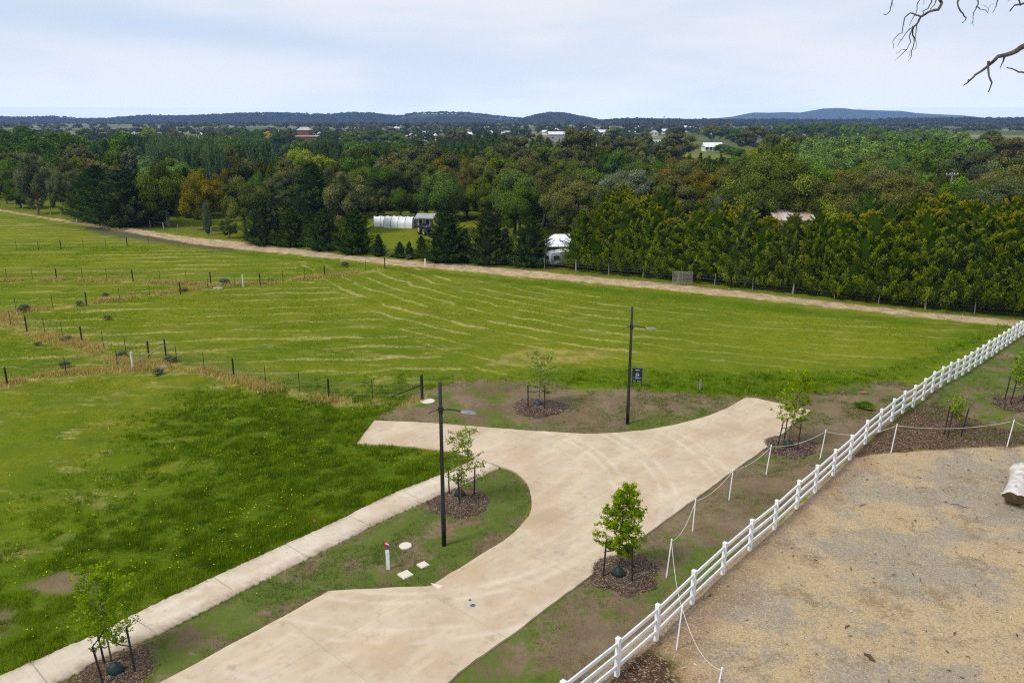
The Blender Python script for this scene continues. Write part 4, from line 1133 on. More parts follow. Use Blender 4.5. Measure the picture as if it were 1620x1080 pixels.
# ------------------------------------------------------------------ log, sticks
m = NT('bleached_log'); P = m.obj()
n1 = m.noise(m.mapv(P, (1, 1, .25)), 3.5, 6, .7); n2 = m.noise(P, 1.6, 5, .7)
c = m.mix(m.step(n1, .35, .65), (.42, .38, .34), (.66, .63, .59)); c = m.mix(m.step(n2, .58, .66, 0, .8), c, (.16, .12, .09)); c = m.mix(m.step(m.noise(P, 9, 4, .7), .62, .72, 0, .6), c, (.26, .19, .13))
m.bsdf(c, .9, 0, m.bump(n1, .8, .04), .2); LOGM = m.m
a = Vector((*G(1602, 811), .40)); c_ = Vector((*G(1613, 752), .42))
lg = empty('fallen_log', (a.x, a.y, 0), 0, 'thick bleached grey log lying on the wood chip yard', 'log')
b = MB(); n = 22; V = []; Fq = []; rr = random.Random(4)
d = (c_ - a); T = d.normalized(); S = T.cross(Vector((0, 0, 1))).normalized(); U = S.cross(T)
rings = [(0, .54), (.02, .56), (.15, .52), (.35, .46), (.55, .42), (.72, .42), (.84, .46), (.90, .40), (.97, .30), (1.0, .12)]
for j, (f, r) in enumerate(rings):
    for i in range(n):
        A = 2 * pi * i / n; R = r * .84 * (1 + .10 * sin(3 * A + f * 5) + .07 * sin(7 * A + f * 9) + .05 * rr.uniform(-1, 1)) * (1 if j else .985)
        p = a + d * f + S * cos(A) * R + U * sin(A) * R + T * (.45 * (1 - sin(A)) * max(0, 1 - f * 4)); p = p - a + Vector((0, 0, a.z)); V.append((p.x, p.y, max(p.z, -.02)))
for j in range(len(rings) - 1):
    for i in range(n): Fq.append((j * n + i, j * n + (i + 1) % n, (j + 1) * n + (i + 1) % n, (j + 1) * n + i))
Fq.append(tuple(range(len(V) - n, len(V))))
b.add(V, Fq); b.build('bark', LOGM, lg, True)
b = MB(); b.add([(V[i][0] - T.x * .004, V[i][1] - T.y * .004, V[i][2]) for i in range(n)], [tuple(range(n - 1, -1, -1))]); b.build('cut_end', plain('cut_wood', (.17, .12, .05), .9, 0, .4, 7), lg)
DS = plain('dead_stick', (.24, .22, .20), .9, 0, .3, 20)
for k, (x0, y0, x1, y1, r, lb, dk) in enumerate([(1504, 797, 1532, 804, .035, 'bent grey stick lying beside grass near the log', 0), (1360, 802, 1369, 797, .03, 'short dead twig on the upper wood chips', 0), (1367, 1036, 1384, 1048, .05, 'dark curved bark strip lying on the lower wood chips', 1), (1440, 1010, 1446, 1022, .02, 'pale forked twig on the lower wood chips', 0), (1337, 995, 1344, 989, .02, 'thin dark twig in the middle of the wood chips', 1), (1446, 823, 1450, 826, .02, 'small twig near the middle of the chip yard', 1)]):
    p, q = G(x0, y0), G(x1, y1); o = empty('stick', (p[0], p[1], 0), 0, lb, 'stick', 'dead sticks on the wood chip yard')
    b = MB(); dx, dy = q[0] - p[0], q[1] - p[1]
    b.tube([(0, 0, r), (dx * .4 - dy * .1, dy * .4 + dx * .1, r + .03), (dx * .7, dy * .7, r + .02), (dx, dy, r)], [r * .6, r, r * .9, r * .4], 7)
    b.tube([(dx * .5, dy * .5, r + .02), (dx * .7 + dy * .3, dy * .7 - dx * .3, r + .03)], [r * .5, r * .2], 5)
    b.build('wood', plain('dark_bark_strip', (.07, .05, .035), .9) if dk else DS, o)
rk = random.Random(8)
for k, (px, py, s_, lb) in enumerate([(1367, 622, .16, 'reddish clod lying on the bare earth beyond the driveway')]):
    x, y = G(px, py); b = MB(); V = []; Fq = []
    b.lathe((0, 0, 0), [(s_ * .8, -.02), (s_, s_ * .3), (s_ * .8, s_ * .7), (s_ * .3, s_ * .9)], 9); o = b.build('clod', plain('red_earth', (.22, .11, .06), .95), None); o.location = (x, y, 0); o.scale = (1.8, .9, .9); tag(o, lb, 'clod')

# ------------------------------------------------------------------ wire fences in the pasture
def wire_fence(posts, label, wires=(.25, .55, .85, 1.1), r=.006, mesh=False, mat=DKPOST, steel=(), thick=.055, hpost=None):
    """posts: (px, py, height_m, kind) kind 0 light steel picket, 1 timber post, 2 white timber"""
    P = [(*G(px, py), h, k) for px, py, h, k in posts]
    x0, y0 = P[0][0], P[0][1]
    root = empty('wire_fence', (x0, y0, 0), 0, label, 'fence')
    for x, y, h, k in P:
        b = MB(); rr_ = (.020, thick, .075)[k]
        b.tube([(x - x0, y - y0, -.05), (x - x0, y - y0, h - .01), (x - x0, y - y0, h)], [rr_, rr_, rr_ * .7], 8 if k else 5); b.build('post', (DKPOST if mat is None else mat) if k < 2 else plain('white_timber_post', (.55, .53, .50), .8), root)
    b = MB()
    for (ax, ay, ah, _), (bx, by, bh, _) in zip(P[:-1], P[1:]):
        for z in wires: b.tube([(ax - x0, ay - y0, z * ah / 1.2), (bx - x0, by - y0, z * bh / 1.2)], r, 4, False)
        if mesh:
            L1 = hypot(bx - ax, by - ay); n = int(L1 / .16)
            for i in range(n):
                t = (i + .5) / n; xx = ax + (bx - ax) * t - x0; yy = ay + (by - ay) * t - y0
                b.tube([(xx, yy, .05), (xx, yy, .98)], .003, 3, False)
    b.build('wire', WIRE, root)
    return root, (x0, y0)
def z4(l): return [(x / 3, 400 + y / 3) for x, y in l]
fa = z4([(1562, 693), (1422, 658), (1262, 628), (1111, 592), (971, 560), (840, 521), (790, 505)])
root, o_ = wire_fence([(668, 634, 1.25, 1), (589.5, 631.5, 1.15, 0)] + [(x, y, 1.2, 1 if i in (0, 3, 6) else 0) for i, (x, y) in enumerate(fa)], 'dark wire mesh fence from the black end post to the pasture gate', (.12, .3, .5, .7, .9, 1.1), mesh=True)
g0, g1 = G(668, 634), G(613, 631.5)
b = MB(); b.tube([(g0[0] - o_[0], g0[1] - o_[1], .95), (g1[0] - o_[0], g1[1] - o_[1], .05)], .035, 8); b.build('brace', DKPOST, root)
b = MB(); b.tube([(g0[0] - o_[0], g0[1] - o_[1], -.05), (g0[0] - o_[0], g0[1] - o_[1], 1.5)], .085, 10); b.build('end_post', DKPOST, root)
fb = z4([(708, 500), (598, 473), (492, 447), (390, 425), (298, 405), (213, 382), (128, 370), (52, 345), (-30, 328)])
root, o_ = wire_fence([(263.3, 568.3, 1.35, 1)] + [(x, y, 1.15, 1 if i in (0, 3, 6) else 0) for i, (x, y) in enumerate(fb)], 'dark post and wire fence running up the left edge of the pasture')
wp = z4([(632, 553)])[0]
root, o_ = wire_fence([(wp[0], wp[1], 1.15, 2)] + [(x, y, 1.1, k) for (x, y), k in zip(z4([(560, 545), (315, 577), (36, 628), (-160, 655)]), (0, 0, 1, 1))], 'wire fence with a white end post at the pasture corner')
g0, g1 = G(wp[0], wp[1]), G(263.3, 568.3)
b = MB(); b.tube([(g0[0] - o_[0], g0[1] - o_[1], .35), (g1[0] - o_[0], g1[1] - o_[1], .95)], .045, 8); b.build('brace', GREYWOOD, root)
wire_fence([(x, y, 1.15, k) for (x, y), k in zip(z4([(-120, 300), (78, 282), (252, 265), (412, 250), (570, 232), (712, 213), (857, 197), (988, 178), (1115, 163), (1235, 152), (1343, 139), (1447, 127), (1542, 114), (1736, 84), (1827, 74)]), (1, 0, 0, 1, 0, 0, 1, 0, 0, 1, 0, 0, 1, 0, 1))], 'middle wire fence crossing the pasture to the straw track')
root, o_ = wire_fence([(x, y, 1.15, k) for (x, y), k in zip(z4([(1155, 163), (1001, 148), (885, 141), (760, 139), (632, 137), (508, 129), (392, 126), (270, 130), (155, 126), (33, 129), (-120, 128)]), (2, 1, 0, 0, 1, 0, 0, 1, 0, 0, 1))], 'upper wire fence with a white end post crossing the left pasture')
wire_fence([(x / 3, 150 + y / 3, 1.1, 1 if i % 3 == 0 else 0) for i, (x, y) in enumerate([(-60, 742), (80, 738), (183, 738), (290, 734), (397, 731), (503, 724), (604, 717), (706, 710)])], 'faintest far wire fence across the top of the left pasture')
# boundary fence beside the straw track
FB, L = resample(GP([(x, y - 4.5) for x, y in TRK_F[1:]]), 160)
x0, y0 = FB[0]
root = empty('boundary_fence', (x0, y0, 0), 0, 'weathered timber post and wire fence behind the straw track', 'fence')
FBs, L = resample(FB, int(L / 3.4)); rr = random.Random(2)
nb_ = 0
for i, (x, y) in enumerate(FBs):
    if abs(x) > y * .72 or nb_ > 96: continue
    nb_ += 1
    b = MB(); t = .085 if i % 3 == 0 else .04; hz = 1.15 + rr.uniform(-.08, .1); ln = rr.uniform(-.08, .08)
    b.tube([(x - x0, y - y0, -.05), (x - x0 + ln, y - y0, hz)], [t, t * .9], 7); b.build('post', GREYWOOD, root)
b = MB()
for z in (.3, .6, .9, 1.08): b.tube([(x - x0, y - y0, z) for x, y in FBs], .008, 4, False)
b.build('wire', WIRE, root)
x, y = G(672.8, 422); b = MB(); b.tube([(0, 0, -.05), (0, 0, .85)], .075, 8); o = b.build('white_post', plain('white_bollard', (.7, .7, .68), .7)); o.location = (x, y, 0); tag(o, 'short thick white post standing on the straw track', 'post')
x, y = G(122, 351.5); b = MB(); b.tube([(0, 0, -.05), (0, 0, 1.15)], .08, 8); o = b.build('white_post', plain('white_bollard', (.6, .6, .6), .7)); o.location = (x, y, 0); tag(o, 'tall pale post beside the far left end of the straw track', 'post')
# steel gate in the boundary
x, y = G(1079, 451); gt = empty('farm_gate', (x, y, 0), -.1, 'small grey mesh gate in the boundary fence before the golden hedge', 'gate')
b = MB(); [b.tube([(-.9, 0, z), (.9, 0, z)], .025, 6) for z in (.15, 1.25)]; [b.tube([(q, 0, .15), (q, 0, 1.25)], .025, 6) for q in (-.9, 0, .9)]; b.build('frame', GREYWOOD, gt)
b = MB(); [b.tube([(-.9 + .09 * k, 0, .15), (-.9 + .09 * k, 0, 1.25)], .014, 4) for k in range(1, 20)]; [b.tube([(-.9, 0, .15 + .13 * k), (.9, 0, .15 + .13 * k)], .012, 4) for k in range(1, 9)]; b.build('mesh_infill', GREYWOOD, gt)

# ------------------------------------------------------------------ buildings and vehicles
def cmat(name, a, b_, ang=0.0, sc=1.0, rough=.5):
    """corrugated sheet"""
    m = NT(name); P = m.obj(); s_ = m.new('ShaderNodeSeparateXYZ'); m.put(s_.inputs[0], P)
    w = m.math('SINE', m.math('MULTIPLY', s_.outputs[0], 40))
    c = m.mix(m.step(m.noise(m.mapv(P, (1.0, .05, .05)), 1.2 * sc, 3), .42, .58), a, b_)
    m.bsdf(c, rough, .0, m.bump(w, .3, .02), .4); return m.m
RW = cmat('white_sheet_roof', (.68, .70, .72), (.60, .62, .64)); RG = cmat('grey_sheet_roof', (.30, .32, .34), (.38, .40, .42)); RR = cmat('rust_stained_roof', (.56, .55, .53), (.44, .33, .28)); RT = cmat('terracotta_roof', (.34, .15, .09), (.40, .20, .12))
WB = plain('brick_wall', (.20, .065, .045), .9, 0, .25, 3); WC = plain('cream_wall', (.52, .48, .40), .8, 0, .08, 2); WG = plain('grey_wall', (.30, .31, .32), .8, 0, .1, 2); WW = plain('white_wall', (.66, .66, .64), .8, 0, .06, 2)
GLASS = plain('dark_window_glass', (.025, .032, .04), .12, 0, .1, 3, .6); DARK = plain('dark_opening', (.02, .022, .024), .8)
TRIM = plain('white_window_trim', (.7, .7, .68), .6)
def house(name, px, top, wpx, hgt, label, roof=RW, wall=WC, depth=None, kind='hip', ridge=None, Y=None, rz=0.0, cat='house', group=None, wallf=.58, nwin=4, ver=False, parts=True):
    if Y is None: Y = (H - hgt) / ratio(top)
    w = wpx * mpp(Y); x = (px - 810) * mpp(Y); d = depth or max(6, w * .55); hw = hgt * wallf
    root = empty(name, (x, Y, 0), rz, label, cat, group)
    b = MB(); b.box((0, 0, hw / 2 - .1), (w, d, hw + .2)); wl = b.build('wall', wall, root)
    ov = .35; X1, Y1 = w / 2 + ov, d / 2 + ov; b = MB()
    if kind == 'hip':
        i = min(Y1, X1 * .9); V = [(-X1, -Y1, hw), (X1, -Y1, hw), (X1, Y1, hw), (-X1, Y1, hw), (-X1 + i, 0, hgt), (X1 - i, 0, hgt)]
        b.add(V, [(0, 1, 5, 4), (1, 2, 5), (2, 3, 4, 5), (3, 0, 4), (3, 2, 1, 0)])
    elif kind == 'gable':
        V = [(-X1, -Y1, hw - .1), (X1, -Y1, hw - .1), (X1, Y1, hw - .1), (-X1, Y1, hw - .1), (-X1, 0, hgt), (X1, 0, hgt)]
        b.add(V, [(0, 1, 5, 4), (2, 3, 4, 5), (3, 2, 1, 0)]); b.add([(-w / 2, -d / 2, hw - .1), (-w / 2, d / 2, hw - .1), (-w / 2, 0, hgt - .12)], [(0, 1, 2)]); b.add([(w / 2, -d / 2, hw - .1), (w / 2, d / 2, hw - .1), (w / 2, 0, hgt - .12)], [(0, 2, 1)])
    else:
        b.add([(-X1, -Y1, hw + .02), (X1, -Y1, hw + .02), (X1, Y1, hgt), (-X1, Y1, hgt)], [(0, 1, 2, 3)]); b.add([(-X1, -Y1, hw - .15), (X1, -Y1, hw - .15), (X1, Y1, hgt - .17), (-X1, Y1, hgt - .17)], [(3, 2, 1, 0)])
        b.add([(-X1, -Y1, hw - .15), (X1, -Y1, hw - .15), (X1, -Y1, hw + .02), (-X1, -Y1, hw + .02)], [(0, 1, 2, 3)])
    rf = b.build('roof', roof, root)
    if parts:
        for k in range(nwin):
            wx = -w / 2 + w * (k + .5) / nwin
            if k == nwin // 2 and nwin > 2:
                b = MB(); b.box((wx, -d / 2 - .03, 1.05), (.95, .06, 2.1)); b.build('door', DARK, root); continue
            ww = min(1.6, w / nwin * .5)
            b = MB(); b.box((wx, -d / 2 - .02, hw * .55), (ww + .2, .07, 1.35)); wn = b.build('window', TRIM, root)
            b = MB(); b.box((wx, -d / 2 - .05, hw * .55), (ww, .04, 1.15)); b.build('pane', GLASS, wn)
    if ver:
        for k in range(6):
            b = MB(); b.box((-w / 2 + w * k / 5, -d / 2 - 1.6, hw * .45), (.14, .14, hw * .9)); b.build('verandah_post', TRIM, root)
        b = MB(); b.add([(-X1, -d / 2 - 1.8, hw * .88), (X1, -d / 2 - 1.8, hw * .88), (X1, -d / 2 - .02, hw + .1), (-X1, -d / 2 - .02, hw + .1)], [(0, 1, 2, 3)]); b.build('verandah_roof', roof, root)
    return root, w, d, hw, rf
# poly tunnels
POLY = plain('white_poly_film', (.66, .68, .70), .45, 0, .06, 2)
def tunnel(px0, px1, base, rad_h, length, rz, label):
    Y = H / ratio(base); x = ((px0 + px1) / 2 - 810) * mpp(Y); w = (px1 - px0) * mpp(Y)
    root = empty('poly_tunnel', (x, Y + length / 2, 0), rz, label, 'poly tunnel', 'white poly tunnels'); n = 14; V = []; Fq = []; m_ = 10
    for j in range(m_ + 1):
        yy = -length / 2 + length * j / m_; rad_m = 1 + .035 * sin(j * 2.1)
        for i in range(n + 1):
            A = pi * i / n; V.append((-cos(A) * w / 2, yy, sin(A) ** .8 * rad_h * rad_m))
    for j in range(m_):
        for i in range(n): Fq.append((j * (n + 1) + i, j * (n + 1) + i + 1, (j + 1) * (n + 1) + i + 1, (j + 1) * (n + 1) + i))
    b = MB(); b.add(V, Fq); b.build('cover', POLY, root, True)
    b = MB(); b.add([(v[0] * .995, -length / 2 + .05, v[2] * .99) for v in V[:n + 1]], [tuple(range(n + 1))]); b.build('end_wall', POLY, root)
    for j in range(0, m_ + 1, 2):
        b = MB(); b.tube([(v[0] * 1.01, v[1], v[2] * 1.01) for v in V[j * (n + 1):(j + 1) * (n + 1)]], .03, 5, False); b.build('hoop', GREYWOOD, root)
    b = MB(); b.box((0, -length / 2 + .02, .8), (.9, .05, 1.6)); b.build('door', plain('grey_door_film', (.42, .44, .45), .6), root)
def tunnel2(px0, px1, base, hgt, rad, rz, label):
    Y = H / ratio(base); m_ = mpp(Y); x = ((px0 + px1) / 2 - 810) * m_; Ln = (px1 - px0) * m_
    root = empty('poly_tunnel', (x, Y + rad, 0), rz, label, 'poly tunnel', 'white poly tunnels'); n = 14; V = []; Fq = []; K = 16
    for j in range(K + 1):
        xx = -Ln / 2 + Ln * j / K; sg = (1 + .05 * cos(2 * pi * j / 4)) * (1 if 0 < j < K else .97)
        for i in range(n + 1):
            A = pi * i / n; V.append((xx, -cos(A) * rad, sin(A) ** .75 * hgt * sg))
    for j in range(K):
        for i in range(n): a = j * (n + 1) + i; Fq.append((a, a + 1, a + n + 2, a + n + 1))
    b = MB(); b.add(V, Fq); b.build('cover', POLY, root, True)
    for e in (0, K):
        b = MB(); b.add([(v[0] * .995, v[1] * .99, v[2] * .99) for v in V[e * (n + 1):(e + 1) * (n + 1)]], [tuple(range(n + 1))]); b.build('end_wall', POLY, root)
    for j in range(0, K + 1, 4):
        b = MB(); b.tube([(v[0], v[1] * 1.01, v[2] * 1.01) for v in V[j * (n + 1):(j + 1) * (n + 1)]], .025, 5, False); b.build('hoop', GREYWOOD, root)
    b = MB(); b.box((Ln / 2 + .01, 0, hgt * .4), (.05, .8, hgt * .8)); b.build('door', plain('grey_door_film', (.42, .44, .45), .6), root)
tunnel2(590, 632, 358.5, 1.35, 1.3, .10, 'white poly tunnel with a sagging cover, the one closest to the dark cypress')
tunnel2(608, 655, 361, 1.5, 1.3, -.16, 'rounder white poly tunnel beside the old timber shed')
# shed beside
r_, w, d, hw, rf = house('garden_shed', 673, 346.5, 22, 1.8, 'old weathered grey timber shed beside the poly tunnels', RG, GREYWOOD, 3, 'skillion', Y=H / ratio(360), nwin=2, cat='shed', wallf=.86)
# tractor
x, y = G(673, 371); TR = empty('tractor', (x, y, 0), .5, 'small dark blue tractor half hidden by a cypress', 'tractor')
DB = plain('dark_blue_paint', (.02, .03, .06), .4); RUB = plain('tyre_rubber', (.02, .02, .02), .9)
b = MB(); b.box((0, -.5, .95), (.6, 1.5, .5), bev=.08); b.build('bonnet', DB, TR)
b = MB(); b.box((0, .55, .9), (.75, .9, .35), bev=.05); b.box((0, .5, 1.25), (.45, .4, .4), bev=.05); b.build('seat', RUB, TR)
b = MB(); [b.tube([(q, .9, .9), (q, .95, 2.0)], .03, 6) for q in (-.4, .4)]; b.tube([(-.4, .95, 2.0), (.4, .95, 2.0)], .03, 6); b.build('roll_bar', DB, TR)
for q, yy, R in ((-.6, .6, .62), (.6, .6, .62), (-.5, -.95, .36), (.5, -.95, .36)):
    b = MB(); b.tube([(q - .14, yy, R), (q + .14, yy, R)], R, 20); wl = b.build('wheel', RUB, TR); b = MB(); b.tube([(q - .15, yy, R), (q + .15, yy, R)], R * .5, 14); b.build('rim', plain('cream_rim', (.4, .38, .3), .5), wl)
# white canopy
Y = H / ratio(401); x = (884 - 810) * mpp(Y); s = mpp(Y)
cn = empty('canopy', (x, Y, 0), 0, 'white hipped canopy over a dark open shed behind the caravan', 'canopy')
w = 44 * s; hE = H_at(Y, 386); hR = H_at(Y + 1, 369.5)
b = MB(); b.add([(-w / 2, -2, hE), (w / 2, -2, hE), (w / 2, 3, hE), (-w / 2, 3, hE), (-w / 2 + 1.1, .6, hR), (w / 2 - .3, .6, hR)], [(0, 1, 5, 4), (1, 2, 5), (2, 3, 4, 5), (3, 0, 4)]); b.build('roof', plain('white_canvas', (.74, .76, .80), .7), cn)
b = MB(); b.box((0, .6, hE / 2 - .02), (w * .94, 4.6, hE - .06)); b.build('wall', DARK, cn)  # near-black solid box standing in for the shade beneath the canopy roof
for q in (-1, 1):
    b = MB(); b.tube([(q * w * .48, -1.95, 0), (q * w * .48, -1.95, hE)], .05, 6); b.build('leg', TRIM, cn)
# caravan
Y = H / ratio(423.5); x = (884.5 - 810) * mpp(Y); s = mpp(Y)
cv = empty('caravan', (x, Y + .9, 0), .45, 'small pale grey caravan parked under the edge of the golden hedge', 'caravan')
CG = plain('pale_grey_caravan', (.38, .41, .45), .45, 0, .08, 2, dirt=(.28, .29, .28)); Hc = 24 * s; Wc = 1.95; Lc = 3.0
b = MB(); b.box((0, 0, .42 + (Hc - .42) / 2), (Lc, Wc, Hc - .42), bev=.14); b.build('body', CG, cv)
b = MB(); b.box((0, 0, Hc + .03), (Lc * .96, Wc * .96, .06), bev=.02); b.build('roof', plain('white_caravan_roof', (.62, .64, .66), .5), cv)
for q in (-.8, .75):
    b = MB(); b.box((q, -Wc / 2 - .01, Hc * .66), (.7, .03, .45)); b.build('window', GLASS, cv)
b = MB(); b.box((.05, -Wc / 2 - .012, Hc * .55), (.55, .03, Hc * .62)); b.build('door', plain('caravan_door', (.30, .33, .36), .5), cv)
b = MB(); b.box((-Lc / 2 - .012, 0, Hc * .66), (.03, 1.2, .42)); b.build('window', GLASS, cv)
for q in (-1, 1):
    b = MB(); b.tube([(.2, q * Wc * .5 - .12 * q, .3), (.2, q * Wc * .5, .3)], .3, 16); b.build('wheel', RUB, cv)
b = MB(); b.tube([(-Lc / 2, .5, .45), (-Lc / 2 - 1, 0, .45)], .035, 6); b.tube([(-Lc / 2, -.5, .45), (-Lc / 2 - 1, 0, .45)], .035, 6); b.tube([(-Lc / 2 - 1, 0, 0), (-Lc / 2 - 1, 0, .5)], .04, 6); b.build('tow_bar', GREYWOOD, cv)
# roofs among the trees
house('house', 837, 307, 25, 3.6, 'low grey roofed house half hidden behind the round leafy tree', RG, WG, 6, Y=H * .0 + (H - 3.6) / ratio(307), kind='hip')
house('house', 908, 315.5, 40, 3.4, 'house with a mottled grey roof beyond the clipped golden hedge', RG, WC, 7, kind='hip', nwin=3)
house('shed', 921, 322, 20, 3.0, 'white skillion roofed shed at the end of the clipped golden hedge', RW, WW, 5, kind='skillion', cat='shed', nwin=2)
r_, w, d, hw, rf = house('farm_house', 1247, 331, 64, 4.4, 'long farm house with a rust striped white roof behind the golden hedge', RR, WC, 5.5, kind='gable', nwin=6, wallf=.80)
b = MB(); b.box((.5, 0, 4.35), (.7, .5, .7), bev=.03); b.build('chimney', WW, rf)
house('house', 1284, 284.5, 20, 4.2, 'pale grey roofed house between the tall gums on the right', RG, WC, 7, kind='hip', nwin=3)
house('verandah_house', 1126, 225.5, 28, 4.0, 'white roofed farmhouse with a verandah on the open lawn', RW, WW, 7, kind='gable', nwin=4, ver=True)
r_, w, d, hw, rf = house('brick_school', 488, 206, 34, 6.5, 'long low red brick wing beside the tall brick hall', RG, WB, 4, kind='skillion', Y=430, nwin=6, wallf=.95, cat='building')
Yb = 430; xb = (478 - 810) * mpp(Yb)
tw = empty('brick_hall', (xb, Yb + 8, 0), 0, 'tall red brick hall with a pale pitched roof in the far town', 'building')
wt = 19 * mpp(Yb); ht = H_at(Yb + 8, 201); hE = H_at(Yb + 8, 206)
b = MB(); b.box((0, 0, hE / 2), (wt, 9, hE)); b.build('wall', WB, tw)
b = MB(); b.add([(-wt / 2 - .3, -4.8, hE), (wt / 2 + .3, -4.8, hE), (wt / 2 + .3, 4.8, hE), (-wt / 2 - .3, 4.8, hE), (-wt / 2 + 1.2, 0, ht), (wt / 2 - 1.2, 0, ht)], [(0, 1, 5, 4), (1, 2, 5), (2, 3, 4, 5), (3, 0, 4)]); b.build('roof', RG, tw)
for k in range(3):
    b = MB(); b.box((-wt / 3 + wt / 3 * k, -4.52, hE * .6), (1.0, .06, 1.8)); b.build('window', TRIM, tw)
# big industrial shed
Ys = (H - 6.5) / ratio(209)
r_, w, d, hw, rf = house('warehouse', 884, 208.5, 32, 6.5, 'large pale grey warehouse with a stepped roof beyond the tree belt', RW, WG, 14, kind='skillion', nwin=3, cat='warehouse', wallf=.75)
# far town: (x, top, width px, height, kind, text)
town = [(656, 211, 24, 4.5, 'hip', RW, WW, 'bright white hipped roof among the town trees, leftmost of the white cluster'), (672, 207.5, 44, 4.0, 'gable', RG, WC, 'long grey roofed hall behind the white cluster of houses'), (668, 213.5, 30, 4.2, 'hip', RG, WW, 'low white house in front of the long grey hall'), (689, 211.5, 12, 4.6, 'hip', RW, WC, 'small white roofed house at the end of the long hall'),
 (742, 209, 8, 4.8, 'gable', RW, WW, 'narrow white gabled house beside the dark round tree'), (628, 200.5, 10, 4.2, 'hip', RW, WC, 'small white roof just under the central hills'), (615, 200, 9, 4.2, 'hip', RT, WB, 'small terracotta roof beside the white one under the hills'), (775, 207, 16, 4.5, 'hip', RW, WW, 'long white roof behind the dense green cypress row'), (800, 207, 14, 5.5, 'gable', RG, WW, 'pale gabled shed at the end of the cypress row'),
 (528, 219.5, 22, 4.2, 'skillion', RW, WW, 'low white roof in front of the brick school'), (506, 209, 6, 5.0, 'hip', RW, WC, 'tiny white roof right of the brick school'), (249, 214.8, 8, 4.2, 'gable', RW, WW, 'small white roof behind the pale poplar plantation'), (284, 213.3, 5, 4.2, 'hip', RW, WW, 'speck of a white house above the poplar plantation'), (321, 210, 6, 4.6, 'gable', RW, WW, 'small white gable near the yellow wattle'), (345, 206, 14, 4.6, 'hip', RT, WC, 'low brownish roof between the lime trees in town'), (213, 208.5, 5, 4.5, 'hip', RW, WW, 'small white roof just left of the lime tree in town'), (220, 211, 5, 4.2, 'hip', RT, WC, 'tiny orange roof beside the lime tree in town'), (391, 208, 4, 4.2, 'gable', RW, WW, 'tiny white house left of the yellow wattle'), (411, 212, 7, 4.0, 'gable', RW, WW, 'small white house right of the yellow wattle'), (444, 206, 5, 4.8, 'gable', RW, WW, 'small pale gable left of the brick hall'),
 (950, 205.5, 26, 5.0, 'skillion', RW, WW, 'long white factory roof right of the grey warehouse'), (996, 207.5, 17, 4.5, 'gable', RW, WC, 'second long white roof in the industrial area'), (968, 210, 8, 4.4, 'hip', RW, WW, 'small white roof under the round gum in the industrial area'), (948, 225, 8, 4.6, 'gable', RW, WW, 'white walled shed standing at the edge of the gold hedge'), (1038, 221.5, 24, 3.8, 'skillion', RG, WC, 'long low pale green roof on the open paddock'), (1035, 206, 12, 5.0, 'hip', RG, WC, 'grey roof on the rise beyond the paddock'), (1052, 204, 10, 5.0, 'gable', RW, WW, 'white roof near the communications mast'), (1094, 200.5, 18, 5.5, 'skillion', RW, WW, 'bright white factory roof on the horizon side of the town'), (1085, 199, 4, 7, 'skillion', RW, WW, 'small white tower block at the end of the bright factory'), (1130, 205.5, 8, 4.6, 'gable', RW, WW, 'small white roof left of the twin gums'), (1153, 206, 11, 4.6, 'gable', RW, WW, 'white roof between the two tall gums'), (1173, 206, 9, 4.6, 'hip', RG, WC, 'grey roof behind the brown gum'), (1005, 198.5, 10, 5.5, 'gable', RW, WW, 'pale roof amid the trees on the far rise'), (958, 199.5, 14, 5.5, 'skillion', RG, WC, 'flat grey roof under the little wooded hill'), (928, 200, 9, 5, 'hip', RW, WW, 'white speck of a house right of the little wooded hill'), (880, 203, 10, 4.8, 'hip', RW, WC, 'white house just above the grey warehouse'), (862, 206, 8, 4.5, 'gable', RW, WW, 'small white gable left of the grey warehouse')]
for k, (px, tp, wp_, hg, kd, rf_, wl_, lb) in enumerate(town):
    house('town_house', px, tp, wp_, hg, lb, rf_, wl_, None, kd, cat='house', group='houses of the far town', rz=(k % 5 - 2) * .12, nwin=3 if wp_ > 12 else 2, parts=wp_ > 9)
# mast and power poles
def pole(px, base_Y, top, label, arms=True, light=False):
    x = (px - 810) * mpp(base_Y); h = H_at(base_Y, top); r = empty('power_pole', (x, base_Y, 0), .3, label, 'power pole')
    b = MB(); b.tube([(0, 0, -.1), (0, 0, h)], [.16, .11], 8); b.build('pole', GREYWOOD, r)
    if arms:
        b = MB(); b.box((0, 0, h - .35), (2.2, .12, .14)); b.build('crossarm', GREYWOOD, r)
        for q in (-1, -.4, .4, 1):
            b = MB(); b.lathe((q, 0, h - .27), [(.05, 0), (.08, .06), (.05, .12), (.07, .2)], 8); b.build('insulator', TRIM, r)
        b = MB(); b.lathe((.35, 0, h - 2.4), [(.26, 0), (.3, .1), (.3, .9), (.2, 1.0)], 12); b.build('transformer', plain('grey_steel', (.36, .37, .38), .5), r)
    return Vector((x, base_Y, h))
p1 = pole(1495, 118, 273, 'grey timber power pole with a transformer behind the golden hedge')
ms = empty('mast', ((1050 - 810) * mpp(1500), 1500, 0), 0, 'thin communications mast on the horizon', 'mast'); hm = H_at(1500, 184)
b = MB(); b.tube([(0, 0, 0), (0, 0, hm)], [.8, .35], 6); b.build('pole', GREYWOOD, ms); b = MB(); b.box((0, 0, hm - .8), (3.2, 3.2, .8)); b.build('antenna', GREYWOOD, ms)
